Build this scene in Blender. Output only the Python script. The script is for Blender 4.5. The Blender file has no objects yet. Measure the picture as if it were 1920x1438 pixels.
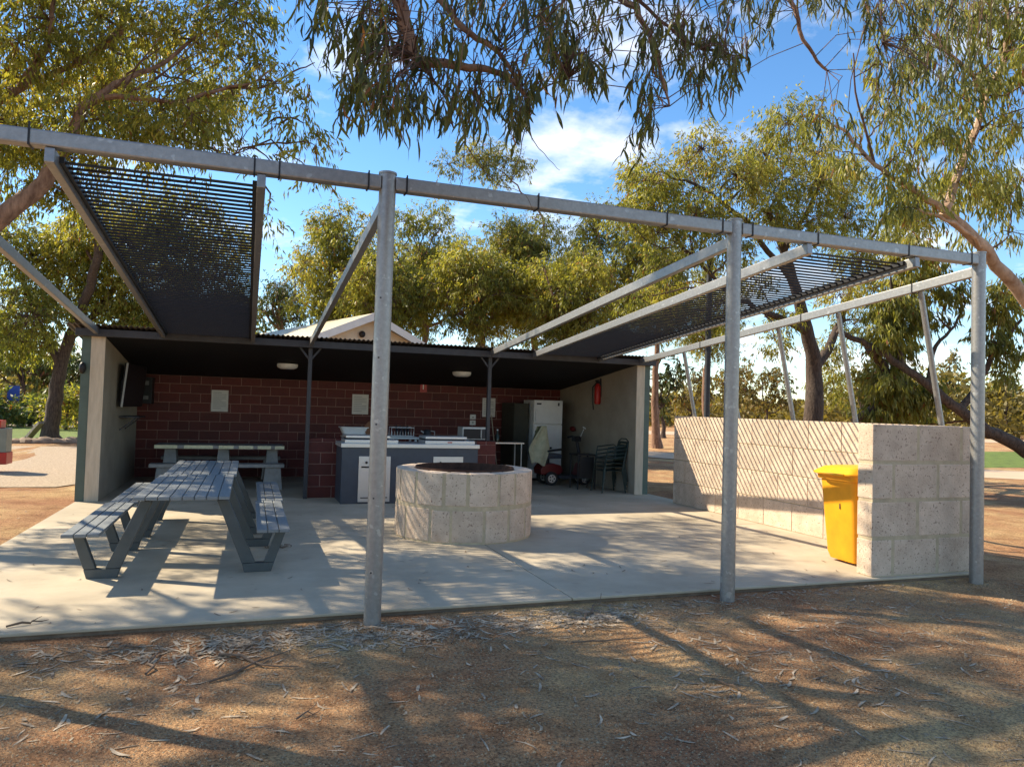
import bpy, bmesh, math, random
import numpy as np
from math import sin, cos, pi, radians, sqrt, atan2
from mathutils import Vector, Matrix
random.seed(7); RNG = np.random.default_rng(11)
S = bpy.context.scene
COL = S.collection

# ------------------------------------------------------------------ camera, sky, sun, exposure
H, YAW, PITCH, ROLL, F = 1.6, radians(19.52), radians(1.916), radians(1.689), 1385.0
d_ = Vector((sin(YAW)*cos(PITCH), cos(YAW)*cos(PITCH), sin(PITCH)))
r0 = Vector((cos(YAW), -sin(YAW), 0)); u0 = r0.cross(d_)
r_ = r0*cos(ROLL) + u0*sin(ROLL); u_ = -r0*sin(ROLL) + u0*cos(ROLL)
cd = bpy.data.cameras.new('camera'); cam = bpy.data.objects.new('camera', cd); COL.objects.link(cam)
cd.sensor_width = 36; cd.sensor_fit = 'HORIZONTAL'; cd.lens = 36*F/1920; cd.clip_start = .05; cd.clip_end = 5000
M = Matrix((r_, u_, -d_)).transposed().to_4x4(); M.translation = (0, 0, H); cam.matrix_world = M
S.camera = cam
SUN = Vector((-.95, .78, 1.0)).normalized()
ELEV = math.asin(SUN.z); AZ = atan2(SUN.x, SUN.y)
S.view_settings.view_transform = 'Standard'; S.view_settings.look = 'None'
S.view_settings.exposure = 1.08; S.view_settings.gamma = 1; S.view_settings.use_curve_mapping = False
W = bpy.data.worlds.new('World'); S.world = W; W.use_nodes = True
nt = W.node_tree; nt.nodes.clear()
def N(nt, t, **k):
    n = nt.nodes.new(t)
    for a, v in k.items(): setattr(n, a, v)
    return n
out = N(nt, 'ShaderNodeOutputWorld'); bg = N(nt, 'ShaderNodeBackground'); sky = N(nt, 'ShaderNodeTexSky')
sky.sky_type = 'NISHITA'; sky.sun_disc = False; sky.sun_elevation = ELEV; sky.sun_rotation = AZ
sky.air_density = 1.0; sky.dust_density = .0; sky.ozone_density = 2.0; sky.altitude = 200
bg.inputs['Strength'].default_value = .115
tc = N(nt, 'ShaderNodeTexCoord'); sep = N(nt, 'ShaderNodeSeparateXYZ')
nt.links.new(tc.outputs['Generated'], sep.inputs[0])
za = N(nt, 'ShaderNodeMath', operation='ADD'); za.inputs[1].default_value = .18
zm = N(nt, 'ShaderNodeMath', operation='MAXIMUM'); zm.inputs[1].default_value = .05
nt.links.new(sep.outputs[2], zm.inputs[0]); nt.links.new(zm.outputs[0], za.inputs[0])
dx = N(nt, 'ShaderNodeMath', operation='DIVIDE'); dy = N(nt, 'ShaderNodeMath', operation='DIVIDE')
nt.links.new(sep.outputs[0], dx.inputs[0]); nt.links.new(za.outputs[0], dx.inputs[1])
nt.links.new(sep.outputs[1], dy.inputs[0]); nt.links.new(za.outputs[0], dy.inputs[1])
cmb = N(nt, 'ShaderNodeCombineXYZ'); nt.links.new(dx.outputs[0], cmb.inputs[0]); nt.links.new(dy.outputs[0], cmb.inputs[1])
no = N(nt, 'ShaderNodeTexNoise'); no.inputs['Scale'].default_value = 1.9; no.inputs['Detail'].default_value = 9
no.inputs['Roughness'].default_value = .58; nt.links.new(cmb.outputs[0], no.inputs['Vector'])
cr = N(nt, 'ShaderNodeValToRGB'); cr.color_ramp.elements[0].position = .52; cr.color_ramp.elements[1].position = .72
nt.links.new(no.outputs['Fac'], cr.inputs[0])
mix = N(nt, 'ShaderNodeMix', data_type='RGBA'); mix.inputs[7].default_value = (6.6, 6.5, 6.4, 1)
nt.links.new(cr.outputs[0], mix.inputs[0])
hsv = N(nt, 'ShaderNodeHueSaturation'); hsv.inputs['Saturation'].default_value = 1.22
nt.links.new(sky.outputs[0], hsv.inputs['Color']); nt.links.new(hsv.outputs[0], mix.inputs[6])
nt.links.new(mix.outputs[2], bg.inputs['Color']); nt.links.new(bg.outputs[0], out.inputs[0])
sd = bpy.data.lights.new('sun', 'SUN'); sd.energy = 4.8; sd.angle = radians(.53); sd.color = (1, .87, .66)
so = bpy.data.objects.new('sun', sd); COL.objects.link(so); so.location = SUN*60
so.rotation_euler = SUN.to_track_quat('Z', 'Y').to_euler()

# ------------------------------------------------------------------ pixel helpers (photo pixel + known plane -> point)
def ray(px, py): return d_ + r_*((px-960)/F) - u_*((py-719)/F)
O3 = Vector((0, 0, H))
def onz(px, py, z=0): d = ray(px, py); return O3 + d*((z-H)/d.z)
def ony(px, py, Y): d = ray(px, py); return O3 + d*(Y/d.y)
def onx(px, py, X): d = ray(px, py); return O3 + d*(X/d.x)

# ------------------------------------------------------------------ materials
MATS = {}
def mat(name, c, rough=.7, metal=0., var=.15, scale=8., bump=0., bscale=60., c2=None, objvar=0., spec=.4, detail=6, stretch=None, spots=None):
    if name in MATS: return MATS[name]
    m = bpy.data.materials.new(name); m.use_nodes = True; t = m.node_tree; b = t.nodes['Principled BSDF']
    b.inputs['Roughness'].default_value = rough; b.inputs['Metallic'].default_value = metal
    b.inputs['Specular IOR Level'].default_value = spec
    co = N(t, 'ShaderNodeTexCoord'); geo = N(t, 'ShaderNodeNewGeometry')
    vec = geo.outputs['Position']
    if stretch:
        mp = N(t, 'ShaderNodeMapping'); mp.inputs['Scale'].default_value = stretch
        t.links.new(vec, mp.inputs[0]); vec = mp.outputs[0]
    n = N(t, 'ShaderNodeTexNoise'); n.inputs['Scale'].default_value = scale; n.inputs['Detail'].default_value = detail
    n.inputs['Roughness'].default_value = .62
    t.links.new(vec, n.inputs['Vector'])
    rp = N(t, 'ShaderNodeValToRGB'); e = rp.color_ramp.elements
    e[0].position = .3; e[1].position = .72
    ca = [x*(1-var) for x in c]; cb = list(c2) if c2 else [min(1, x*(1+var)) for x in c]
    e[0].color = (*ca, 1); e[1].color = (*cb, 1)
    t.links.new(n.outputs['Fac'], rp.inputs[0]); colout = rp.outputs[0]
    if spots:   # (scale, threshold, colour)
        v = N(t, 'ShaderNodeTexNoise'); v.inputs['Scale'].default_value = spots[0]; v.inputs['Detail'].default_value = 2
        t.links.new(geo.outputs['Position'], v.inputs['Vector'])
        r2 = N(t, 'ShaderNodeValToRGB'); r2.color_ramp.elements[0].position = spots[1]; r2.color_ramp.elements[1].position = spots[1]+.05
        t.links.new(v.outputs['Fac'], r2.inputs[0])
        mx = N(t, 'ShaderNodeMix', data_type='RGBA'); mx.inputs[7].default_value = (*spots[2], 1)
        t.links.new(r2.outputs[0], mx.inputs[0]); t.links.new(colout, mx.inputs[6]); colout = mx.outputs[2]
    if objvar:
        oi = N(t, 'ShaderNodeObjectInfo'); mr = N(t, 'ShaderNodeMapRange')
        mr.inputs[3].default_value = 1-objvar; mr.inputs[4].default_value = 1+objvar
        t.links.new(oi.outputs['Random'], mr.inputs[0])
        mm = N(t, 'ShaderNodeVectorMath', operation='SCALE')
        t.links.new(colout, mm.inputs[0]); t.links.new(mr.outputs[0], mm.inputs[3]); colout = mm.outputs[0]
    t.links.new(colout, b.inputs['Base Color'])
    if bump:
        n2 = N(t, 'ShaderNodeTexNoise'); n2.inputs['Scale'].default_value = bscale; n2.inputs['Detail'].default_value = 4
        t.links.new(geo.outputs['Position'], n2.inputs['Vector'])
        bp = N(t, 'ShaderNodeBump'); bp.inputs['Strength'].default_value = bump; bp.inputs['Distance'].default_value = .02
        t.links.new(n2.outputs['Fac'], bp.inputs['Height']); t.links.new(bp.outputs[0], b.inputs['Normal'])
    MATS[name] = m; return m
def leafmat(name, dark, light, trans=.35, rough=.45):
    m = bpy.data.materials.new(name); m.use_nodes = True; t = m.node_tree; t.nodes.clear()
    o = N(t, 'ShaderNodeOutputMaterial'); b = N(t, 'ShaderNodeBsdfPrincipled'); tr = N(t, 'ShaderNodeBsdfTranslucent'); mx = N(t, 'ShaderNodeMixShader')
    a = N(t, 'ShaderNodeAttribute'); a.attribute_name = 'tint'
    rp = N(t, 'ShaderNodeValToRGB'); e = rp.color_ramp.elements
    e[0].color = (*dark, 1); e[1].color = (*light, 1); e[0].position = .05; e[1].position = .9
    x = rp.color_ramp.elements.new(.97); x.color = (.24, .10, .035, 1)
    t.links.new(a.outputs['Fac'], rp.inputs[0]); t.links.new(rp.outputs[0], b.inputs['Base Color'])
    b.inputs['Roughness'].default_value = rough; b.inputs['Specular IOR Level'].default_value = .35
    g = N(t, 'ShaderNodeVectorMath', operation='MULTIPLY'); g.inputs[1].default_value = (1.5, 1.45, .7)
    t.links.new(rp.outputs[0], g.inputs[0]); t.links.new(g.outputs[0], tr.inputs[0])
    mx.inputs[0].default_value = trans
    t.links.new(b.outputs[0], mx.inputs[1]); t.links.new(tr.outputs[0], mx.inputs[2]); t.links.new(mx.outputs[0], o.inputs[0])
    return m
GALV = mat('galvanised_steel', (.29, .285, .275), .42, .6, .14, 30, .05, 40, spots=(14, .66, (.40, .395, .38)))
GALVD = mat('dull_galvanised_steel', (.36, .37, .38), .5, .6, .25, 12, .05, 40)
BLACK = mat('black_paint', (.012, .012, .014), .5, 0, .2, 10)
CEIL = mat('black_ceiling', (.006, .006, .008), .8, 0, .2, 6)
DARKST = mat('dark_steel', (.045, .045, .05), .5, .3, .2, 10)
CONC = mat('slab_concrete', (.41, .34, .24), .85, 0, .16, 1.1, .12, 150, c2=(.52, .44, .32), spots=(6.5, .70, (.35, .285, .21)))
CONCG = mat('cast_concrete', (.30, .29, .27), .85, 0, .2, 9, .15, 80)
LIME = mat('limestone', (.55, .41, .30), .9, 0, .14, 5, .4, 80, c2=(.69, .545, .41), objvar=.08, spots=(44, .625, (.30, .21, .155)))
MORT = mat('mortar', (.47, .38, .25), .95, 0, .15, 12, .3, 120)
BRICK = mat('red_blockwork', (.10, .014, .009), .6, 0, .22, 14, .12, 90, objvar=.22)
BMORT = mat('pale_mortar', (.36, .22, .175), .9, 0, .12, 20)
RENDER = mat('cream_render', (.36, .31, .235), .85, 0, .14, 2.5, .1, 70)
TRIM = mat('pale_timber_trim', (.52, .44, .33), .8, 0, .15, 6, .1, 30, stretch=(4, 4, .5))
GREEN = mat('green_cladding', (.085, .12, .10), .5, .1, .15, 6)
ROOF = mat('corrugated_roof_steel', (.10, .085, .07), .55, .3, .3, 3)
PLANK = mat('grey_composite_plank', (.185, .20, .205), .6, 0, .15, 25, .08, 90, objvar=.06, stretch=(6, .6, 6))
FRAME = mat('grey_powder_coat', (.070, .080, .082), .5, .1, .12, 9, .03, 60)
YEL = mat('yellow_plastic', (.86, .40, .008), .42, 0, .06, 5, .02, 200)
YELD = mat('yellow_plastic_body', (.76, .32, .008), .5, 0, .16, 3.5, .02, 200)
RUBBER = mat('black_rubber', (.02, .02, .02), .7)
RUST = mat('rusted_steel', (.075, .035, .022), .85, .2, .4, 14, .3, 60)
ASH = mat('ash', (.16, .15, .14), .95, 0, .4, 10, .6, 40)
CHAR = mat('charcoal_panel', (.055, .066, .085), .45, .1, .12, 6)
STAIN = mat('stainless_steel', (.60, .60, .58), .36, .55, .08, 30, stretch=(1, 1, 12))
WHITE = mat('white_enamel', (.72, .72, .69), .4, 0, .05, 6)
PAPER = mat('paper', (.70, .69, .64), .8, 0, .06, 9)
PRINT = mat('print_grey', (.30, .30, .30), .8)
RED = mat('red_paint', (.42, .018, .014), .35, 0, .1, 8)
CREAM = mat('cream_edge', (.74, .70, .46), .8, 0, .2, 16)
CLOTH = mat('grey_green_cloth', (.44, .42, .28), .9, 0, .2, 10, .3, 120)
NAVY = mat('dark_blue_vinyl', (.035, .04, .055), .55, 0, .2, 10)
CHAIR = mat('dark_green_metal', (.018, .035, .032), .4, .1, .2, 9)
BARKR = mat('orange_brown_bark', (.20, .10, .062), .9, 0, .5, 5, .6, 25, c2=(.36, .22, .145), stretch=(3, 3, .9))
BARKD = mat('dark_rough_bark', (.050, .034, .027), .95, 0, .5, 7, .9, 18, c2=(.12, .085, .065), stretch=(4, 4, .8))
BARKG = mat('grey_bark', (.27, .22, .18), .95, 0, .4, 6, .6, 22, c2=(.40, .34, .28), stretch=(3, 3, 1))
TWIG = mat('twig_bark', (.11, .062, .045), .9, 0, .35, 9)
LITTER = mat('dry_leaf', (.13, .075, .04), .85, 0, .5, 11, c2=(.66, .52, .36))
STICK = mat('dead_stick', (.14, .095, .065), .9, 0, .4, 15)
ROCK = mat('rock', (.27, .19, .13), .9, 0, .3, 4, .6, 12)
LAWN = mat('lawn', (.085, .13, .016), .9, 0, .4, 3, .8, 60, c2=(.17, .23, .03))
GRAVEL = mat('pale_gravel', (.30, .21, .135), .95, 0, .35, 28, .5, 60, c2=(.54, .42, .29))
ROADM = mat('pale_dirt_road', (.50, .36, .24), .95, 0, .15, .8, .3, 20)
L_OLIVE = leafmat('olive_leaf', (.10, .115, .03), (.32, .31, .075), .5)
L_DARK = leafmat('dark_gum_leaf', (.03, .045, .014), (.11, .125, .03), .33)
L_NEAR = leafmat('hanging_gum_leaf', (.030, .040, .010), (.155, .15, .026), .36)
L_YEL = leafmat('yellow_green_leaf', (.13, .145, .03), (.40, .37, .075), .52)
L_DRY = leafmat('dry_olive_leaf', (.10, .085, .025), (.28, .22, .06), .4)
L_BUSH = leafmat('garden_leaf', (.05, .08, .025), (.19, .22, .07), .35)

# ------------------------------------------------------------------ mesh builder
ORG = {}
class MB:
    def __init__(s): s.v = []; s.f = []; s.xf = None
    def add(s, vs, fs):
        k = len(s.v)
        vs = [Vector(p) for p in vs]
        if s.xf is not None: vs = [s.xf @ p for p in vs]
        s.v += vs; s.f += [tuple(i+k for i in f) for f in fs]; return s
    def box(s, x0, x1, y0, y1, z0, z1):
        return s.add([(x0,y0,z0),(x1,y0,z0),(x1,y1,z0),(x0,y1,z0),(x0,y0,z1),(x1,y0,z1),(x1,y1,z1),(x0,y1,z1)],
                     [(0,3,2,1),(4,5,6,7),(0,1,5,4),(1,2,6,5),(2,3,7,6),(3,0,4,7)])
    def bar(s, a, b, w, h, up=(0,0,1)):      # box from a to b, w across, h along 'up'
        a, b = Vector(a), Vector(b); d = (b-a).normalized(); u = Vector(up); u = (u-d*u.dot(d)).normalized(); r = d.cross(u)
        c = [r*sx*w/2+u*sz*h/2 for sx, sz in ((-1,-1),(1,-1),(1,1),(-1,1))]
        return s.add([a+q for q in c]+[b+q for q in c], [(0,1,2,3),(7,6,5,4),(0,4,5,1),(1,5,6,2),(2,6,7,3),(3,7,4,0)])
    def tube(s, pts, rad, n=8, cap=True):
        pts = [Vector(p) for p in pts]
        if not hasattr(rad, '__len__'): rad = [rad]*len(pts)
        vs = []; fs = []; u = None
        for i, p in enumerate(pts):
            d = (pts[min(i+1, len(pts)-1)]-pts[max(i-1, 0)])
            d = d.normalized() if d.length > 1e-9 else Vector((0,0,1))
            if u is None: u = d.orthogonal().normalized()
            else:
                u = u-d*u.dot(d); u = u.normalized() if u.length > 1e-6 else d.orthogonal().normalized()
            w = d.cross(u)
            for k in range(n):
                a = 2*pi*k/n; vs.append(p+(u*cos(a)+w*sin(a))*rad[i])
        for i in range(len(pts)-1):
            for k in range(n):
                fs.append((i*n+k, i*n+(k+1)%n, (i+1)*n+(k+1)%n, (i+1)*n+k))
        if cap: fs.append(tuple(range(n-1,-1,-1))); fs.append(tuple((len(pts)-1)*n+k for k in range(n)))
        return s.add(vs, fs)
    def cyl(s, c, r, z0, z1, n=24): return s.tube([(c[0],c[1],z0),(c[0],c[1],z1)], r, n)
    def lathe(s, c, prof, n=32, closed=False):
        vs = []; fs = []; m = len(prof)
        for k in range(n):
            a = 2*pi*k/n
            for r, z in prof: vs.append((c[0]+r*cos(a), c[1]+r*sin(a), c[2]+z))
        for k in range(n):
            q = (k+1)%n
            for i in range(m if closed else m-1):
                j = (i+1)%m; fs.append((k*m+i, q*m+i, q*m+j, k*m+j))
        return s.add(vs, fs)
    def prism(s, poly, a, b):                # poly: list of Vectors, extruded by offset (b)
        n = len(poly); off = Vector(b)
        return s.add([Vector(p) for p in poly]+[Vector(p)+off for p in poly],
                     [tuple(range(n-1,-1,-1)), tuple(range(n, 2*n))]+[(i, (i+1)%n, n+(i+1)%n, n+i) for i in range(n)])
    def ellipsoid(s, c, r, n=12, m=8, noise=0):
        vs = []; fs = []; c = Vector(c)
        for i in range(m+1):
            t = pi*i/m
            for k in range(n):
                a = 2*pi*k/n; q = 1+noise*random.uniform(-1, 1)
                vs.append(c+Vector((r[0]*sin(t)*cos(a)*q, r[1]*sin(t)*sin(a)*q, r[2]*cos(t)*q)))
        for i in range(m):
            for k in range(n): fs.append((i*n+k, (i+1)*n+k, (i+1)*n+(k+1)%n, i*n+(k+1)%n))
        return s.add(vs, fs)
    def mesh(s, name, m, org=(0,0,0), bevel=0, smooth=False):
        me = bpy.data.meshes.new(name); o = Vector(org)
        me.from_pydata([tuple(p-o) for p in s.v], [], s.f)
        bm = bmesh.new(); bm.from_mesh(me)
        if smooth: bmesh.ops.remove_doubles(bm, verts=bm.verts, dist=1e-5)
        bmesh.ops.recalc_face_normals(bm, faces=bm.faces)
        if bevel:
            es = [e for e in bm.edges if len(e.link_faces) == 2 and e.calc_face_angle(0) > .5]
            bmesh.ops.bevel(bm, geom=es, offset=bevel, segments=1 if bevel < .006 else 2, profile=.6, affect='EDGES', clamp_overlap=True)
        bm.to_mesh(me); bm.free()
        me.materials.append(m)
        if smooth:
            for p in me.polygons: p.use_smooth = True
            try: me.set_sharp_from_angle(angle=radians(40))
            except Exception: pass
        return me
    def build(s, name, m, parent=None, bevel=0, smooth=False, origin=None):
        po = ORG.get(parent.name, Vector()) if parent else Vector()
        if origin is not None: oo = Vector(origin)
        elif parent: oo = po.copy()
        else: oo = Vector()
        ob = bpy.data.objects.new(name, s.mesh(name, m, oo, bevel, smooth)); COL.objects.link(ob)
        ob.location = oo-po; ob.parent = parent; ORG[ob.name] = oo
        return ob
def inst(name, me, parent, loc, rotz=0, scale=None):
    ob = bpy.data.objects.new(name, me); COL.objects.link(ob); ob.parent = parent
    po = ORG.get(parent.name, Vector()) if parent else Vector()
    ob.location = Vector(loc)-po; ob.rotation_euler.z = rotz
    if scale: ob.scale = scale
    ORG[ob.name] = Vector(loc); return ob
def tag(o, label=None, cat=None, group=None, kind=None):
    if label: o['label'] = label
    if cat: o['category'] = cat
    if group: o['group'] = group
    if kind: o['kind'] = kind
    return o
def thing(name, loc, label, cat, group=None):
    o = bpy.data.objects.new(name, None); COL.objects.link(o); o.location = loc; o.empty_display_size = .2
    ORG[o.name] = Vector(loc); return tag(o, label, cat, group)
def fast_mesh(name, V, Fq, m, tint=None):
    me = bpy.data.meshes.new(name); V = np.asarray(V, np.float32); Fq = np.asarray(Fq, np.int32)
    me.vertices.add(len(V)); me.vertices.foreach_set('co', V.ravel())
    k = Fq.shape[1]; me.loops.add(Fq.size); me.loops.foreach_set('vertex_index', Fq.ravel())
    me.polygons.add(len(Fq)); me.polygons.foreach_set('loop_start', np.arange(0, Fq.size, k, dtype=np.int32))
    me.update(calc_edges=True)
    if tint is not None:
        a = me.attributes.new('tint', 'FLOAT', 'POINT'); a.data.foreach_set('value', np.asarray(tint, np.float32))
    me.materials.append(m); return me
def link(name, me, parent=None, kind=None, shift=True):
    ob = bpy.data.objects.new(name, me); COL.objects.link(ob); ob.parent = parent
    if parent is not None: ob.location = -ORG.get(parent.name, Vector())
    if kind: ob['kind'] = kind
    return ob

# ================================================================== SETTING
GZ = -.052
def hnoise(x, y): return .018*np.sin(x*1.7+.6*np.sin(y*1.1))+.014*np.sin(y*2.3+1.3*np.sin(x*.9))+.009*np.sin(x*5.1+y*3.7)+.006*np.sin(7.3*y-4.4*x)
def gheight(x, y):
    x = np.asarray(x, float); y = np.asarray(y, float)
    d = np.maximum(np.maximum(-2.5-x, x-7.6), np.maximum(5.75-y, y-16.8))
    far = np.clip((np.hypot(x-3, y-9)-14)/10, 0, 1)
    return GZ + hnoise(x, y)*np.clip((d-.0)/.5, 0, 1)*(1-far) - .05*far*0
def ground():
    def axis(lo, hi, flo, fhi, fine, coarse):
        a = list(np.arange(flo, fhi, fine)); x = flo; st = fine
        while x > lo: st *= 1.25; x -= st; a.insert(0, x)
        x = a[-1]; st = fine
        while x < hi: st *= 1.25; x += st; a.append(x)
        return np.array(a)
    xs = axis(-1500, 1500, -5, 10, .09, 0); ys = axis(-200, 2500, -.5, 6.2, .09, 0)
    X, Y = np.meshgrid(xs, ys); Z = gheight(X, Y); nx = len(xs); ny = len(ys)
    V = np.stack([X, Y, Z], -1).reshape(-1, 3); i = np.arange((ny-1)*(nx-1)); r = i//(nx-1); c = i % (nx-1); a = r*nx+c
    Fq = np.stack([a, a+1, a+nx+1, a+nx], 1)
    m = bpy.data.materials.new('red_gravelly_earth'); m.use_nodes = True; t = m.node_tree; b = t.nodes['Principled BSDF']
    b.inputs['Roughness'].default_value = .95; b.inputs['Specular IOR Level'].default_value = .15
    g = N(t, 'ShaderNodeNewGeometry')
    def noise(sc, det=6, ro=.6):
        n = N(t, 'ShaderNodeTexNoise'); n.inputs['Scale'].default_value = sc; n.inputs['Detail'].default_value = det; n.inputs['Roughness'].default_value = ro
        t.links.new(g.outputs['Position'], n.inputs['Vector']); return n.outputs['Fac']
    def ramp(fac, stops):
        r = N(t, 'ShaderNodeValToRGB'); e = r.color_ramp.elements
        e[0].position, e[1].position = stops[0][0], stops[-1][0]; e[0].color = (*stops[0][1], 1); e[1].color = (*stops[-1][1], 1)
        for p, c in stops[1:-1]: e.new(p).color = (*c, 1)
        t.links.new(fac, r.inputs[0]); return r.outputs[0]
    base = ramp(noise(.55, 7), [(.36, (.38, .195, .105)), (.5, (.47, .285, .15)), (.64, (.57, .41, .215))])
    grit = ramp(noise(55, 4, .75), [(.33, (.25, .23, .22)), (.47, (.82, .80, .78)), (.62, (1.28, 1.25, 1.18))])
    blot = ramp(noise(3.2, 5), [(.33, (.74, .67, .62)), (.55, (1.05, 1.03, 1.0))])
    m1 = N(t, 'ShaderNodeMix', data_type='RGBA', blend_type='MULTIPLY'); m1.inputs[0].default_value = 1
    t.links.new(base, m1.inputs[6]); t.links.new(grit, m1.inputs[7])
    m2 = N(t, 'ShaderNodeMix', data_type='RGBA', blend_type='MULTIPLY'); m2.inputs[0].default_value = 1
    t.links.new(m1.outputs[2], m2.inputs[6]); t.links.new(blot, m2.inputs[7]); t.links.new(m2.outputs[2], b.inputs['Base Color'])
    bp = N(t, 'ShaderNodeBump'); bp.inputs['Strength'].default_value = 1.0; bp.inputs['Distance'].default_value = .022
    ad = N(t, 'ShaderNodeMath', operation='ADD'); t.links.new(noise(120, 3), ad.inputs[0]); t.links.new(noise(38, 3), ad.inputs[1])
    t.links.new(ad.outputs[0], bp.inputs['Height']); t.links.new(bp.outputs[0], b.inputs['Normal'])
    me = fast_mesh('ground', V, Fq, m)
    for p in me.polygons: p.use_smooth = True
    return tag(link('ground', me), kind='structure')
GROUND = ground()
def sheet(name, pts, m, z):
    mb = MB(); mb.add([(p[0], p[1], z) for p in pts], [tuple(range(len(pts)))])
    return tag(mb.build(name, m), kind='structure')
sheet('gravel_yard', [(-60, 17.6), (-3.2, 15.2), (-2.6, 16.5), (-2.7, 20), (-2.7, 27), (-30, 28), (-60, 28)], GRAVEL, GZ+.008)
sheet('lawn_left', [(-70, 29.2), (1, 29.2), (1, 42), (-70, 46)], LAWN, GZ+.012)
sheet('path', [(-70, 47), (1, 43), (1, 46), (-70, 52)], CONC, GZ+.016)
lp = [onz(1740, 847, GZ), onz(2150, 847, GZ), onz(2150, 877, GZ), onz(1780, 877, GZ)]
sheet('lawn_right', lp, LAWN, GZ+.008)
rp = [onz(1150, 842, GZ), onz(1150, 852, GZ), onz(1500, 880, GZ), onz(2100, 908, GZ), onz(2100, 892, GZ), onz(1500, 866, GZ)]
sheet('road', rp, ROADM, GZ+.012)
rp = [onz(1000, 803, GZ), onz(1000, 809, GZ), onz(2100, 836, GZ), onz(2100, 829, GZ)]
sheet('road', rp, ROADM, GZ+.016)
# concrete slab: base + panels with saw joints
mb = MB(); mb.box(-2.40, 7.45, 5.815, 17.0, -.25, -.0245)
slab = tag(mb.build('concrete_slab', mat('stained_shaded_concrete', (.17, .12, .08), .95, 0, .3, 9, .3, 60)), kind='structure')  # earth staining, with the shade of the edge face also put into this colour
XS = [-2.42, 2.66, 7.47]; YS = [5.80, 9.14, 12.7, 17.02]
for i in range(2):
    for j in range(3):
        mb = MB(); g = .005
        mb.box(XS[i]+(g if i else 0), XS[i+1]-(g if i == 0 else 0), YS[j]+(g if j else 0), YS[j+1]-(g if j < 2 else 0), -.024, 0)
        mb.build('concrete_panel', CONC, slab, bevel=.005)

# ================================================================== PERGOLA
PX = [-2.22, .93, 4.08, 7.11]; PY = 5.6; ZF = 3.215; YB = 12.75; ZB = 2.575
perg = thing('pergola', (2.4, 5.6, GZ), 'galvanised steel pergola with slatted shade panels joined to the shelter roof', 'pergola')
for x in PX:
    mb = MB(); mb.cyl((x, PY), .064, GZ-.15, ZF+.135, 28)
    po = mb.build('post', GALV, perg, smooth=True)
    mb = MB(); mb.cyl((x, PY), .069, ZF+.135, ZF+.15, 28); mb.build('post_cap', GALV, po)
    mb = MB()
    for zz in (.35, .9, 1.45, 1.95, 2.4): mb.tube([(x-.03, PY-.050, zz), (x-.032, PY-.060, zz)], .007, 8)
    if x == .93: mb.build('bolt', DARKST, po)
for a, b in ((-6.2, PX[0]), (PX[0], PX[1]), (PX[1], PX[2]), (PX[2], PX[3])):
    mb = MB(); mb.box(a+(.055 if a > -6 else 0), b-.055, PY-.05, PY+.05, ZF+.012, ZF+.118)
    mb.build('beam', GALV, perg, bevel=.012)
def zr(y): return (ZF-.05)+(ZB-(ZF-.05))*(y-PY-.055)/(YB-PY-.055)
def rafter(x, w=.06, h=.10, y1=YB):
    ya = PY+.055 if x in PX else PY-.045
    a = Vector((x, ya, zr(ya))); b = Vector((x, y1, zr(y1))); mb = MB(); mb.bar(a, b, w, h)
    return mb.build('rafter', GALV, perg, bevel=.006)
for x in PX: rafter(x)
for x0, x1, lab in ((-1.30, 0.02, 0), (4.89, 6.22, 1)):
    rafter(x0, .06, .10, YB+.1); rafter(x1, .06, .10, YB+.1)
    mb = MB()
    for xx in (x0+.045, x1-.045):
        mb.bar((xx, PY+.08, zr(PY+.08)+.02), (xx, YB+.05, zr(YB+.05)+.02), .03, .045)
    pan = mb.build('screen_panel', BLACK, perg)
    sl = MB(); sl.box(-(x1-x0)/2+.06, (x1-x0)/2-.06, -.0085, .0085, -.0085, .0085)
    sm = sl.mesh('slat', BLACK)
    n = 76
    for k in range(n):
        y = PY+.13+(YB-PY-.1)*k/(n-1)
        inst('slat', sm, pan, ((x0+x1)/2, y, zr(y)+.02))
# cable ties on the front beam
for x in (-1.42, -.03, .14, .78, 1.07, 2.15, 3.35, 3.92, 4.24, 4.98, 6.10, 6.95):
    mb = MB(); mb.box(x-.006, x+.006, PY-.056, PY+.056, ZF+.006, ZF+.124)
    mb.box(x-.005, x+.005, PY-.058, PY-.05, ZF+.124, ZF+.16 if x < -1 else ZF+.135); mb.build('cable_tie', BLACK, perg)
for x, y in ((7.11, 6.4), (7.11, 8.2), (7.11, 10.6)):
    mb = MB(); mb.box(x-.036, x+.036, y-.006, y+.006, zr(y)-.058, zr(y)+.058); mb.build('cable_tie', BLACK, perg)
# leaning struts outside the block wall
for y in (6.35, 7.6, 8.75, 10.0, 11.2):
    a = Vector((7.16, y, zr(y)-.045)); dirv = Vector((.345, 0, -1.55))
    b = a+dirv*((a.z-GZ+.1)/1.55); mb = MB(); mb.tube([a, b], .032, 14); mb.build('strut', GALV, perg, smooth=True)

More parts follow.
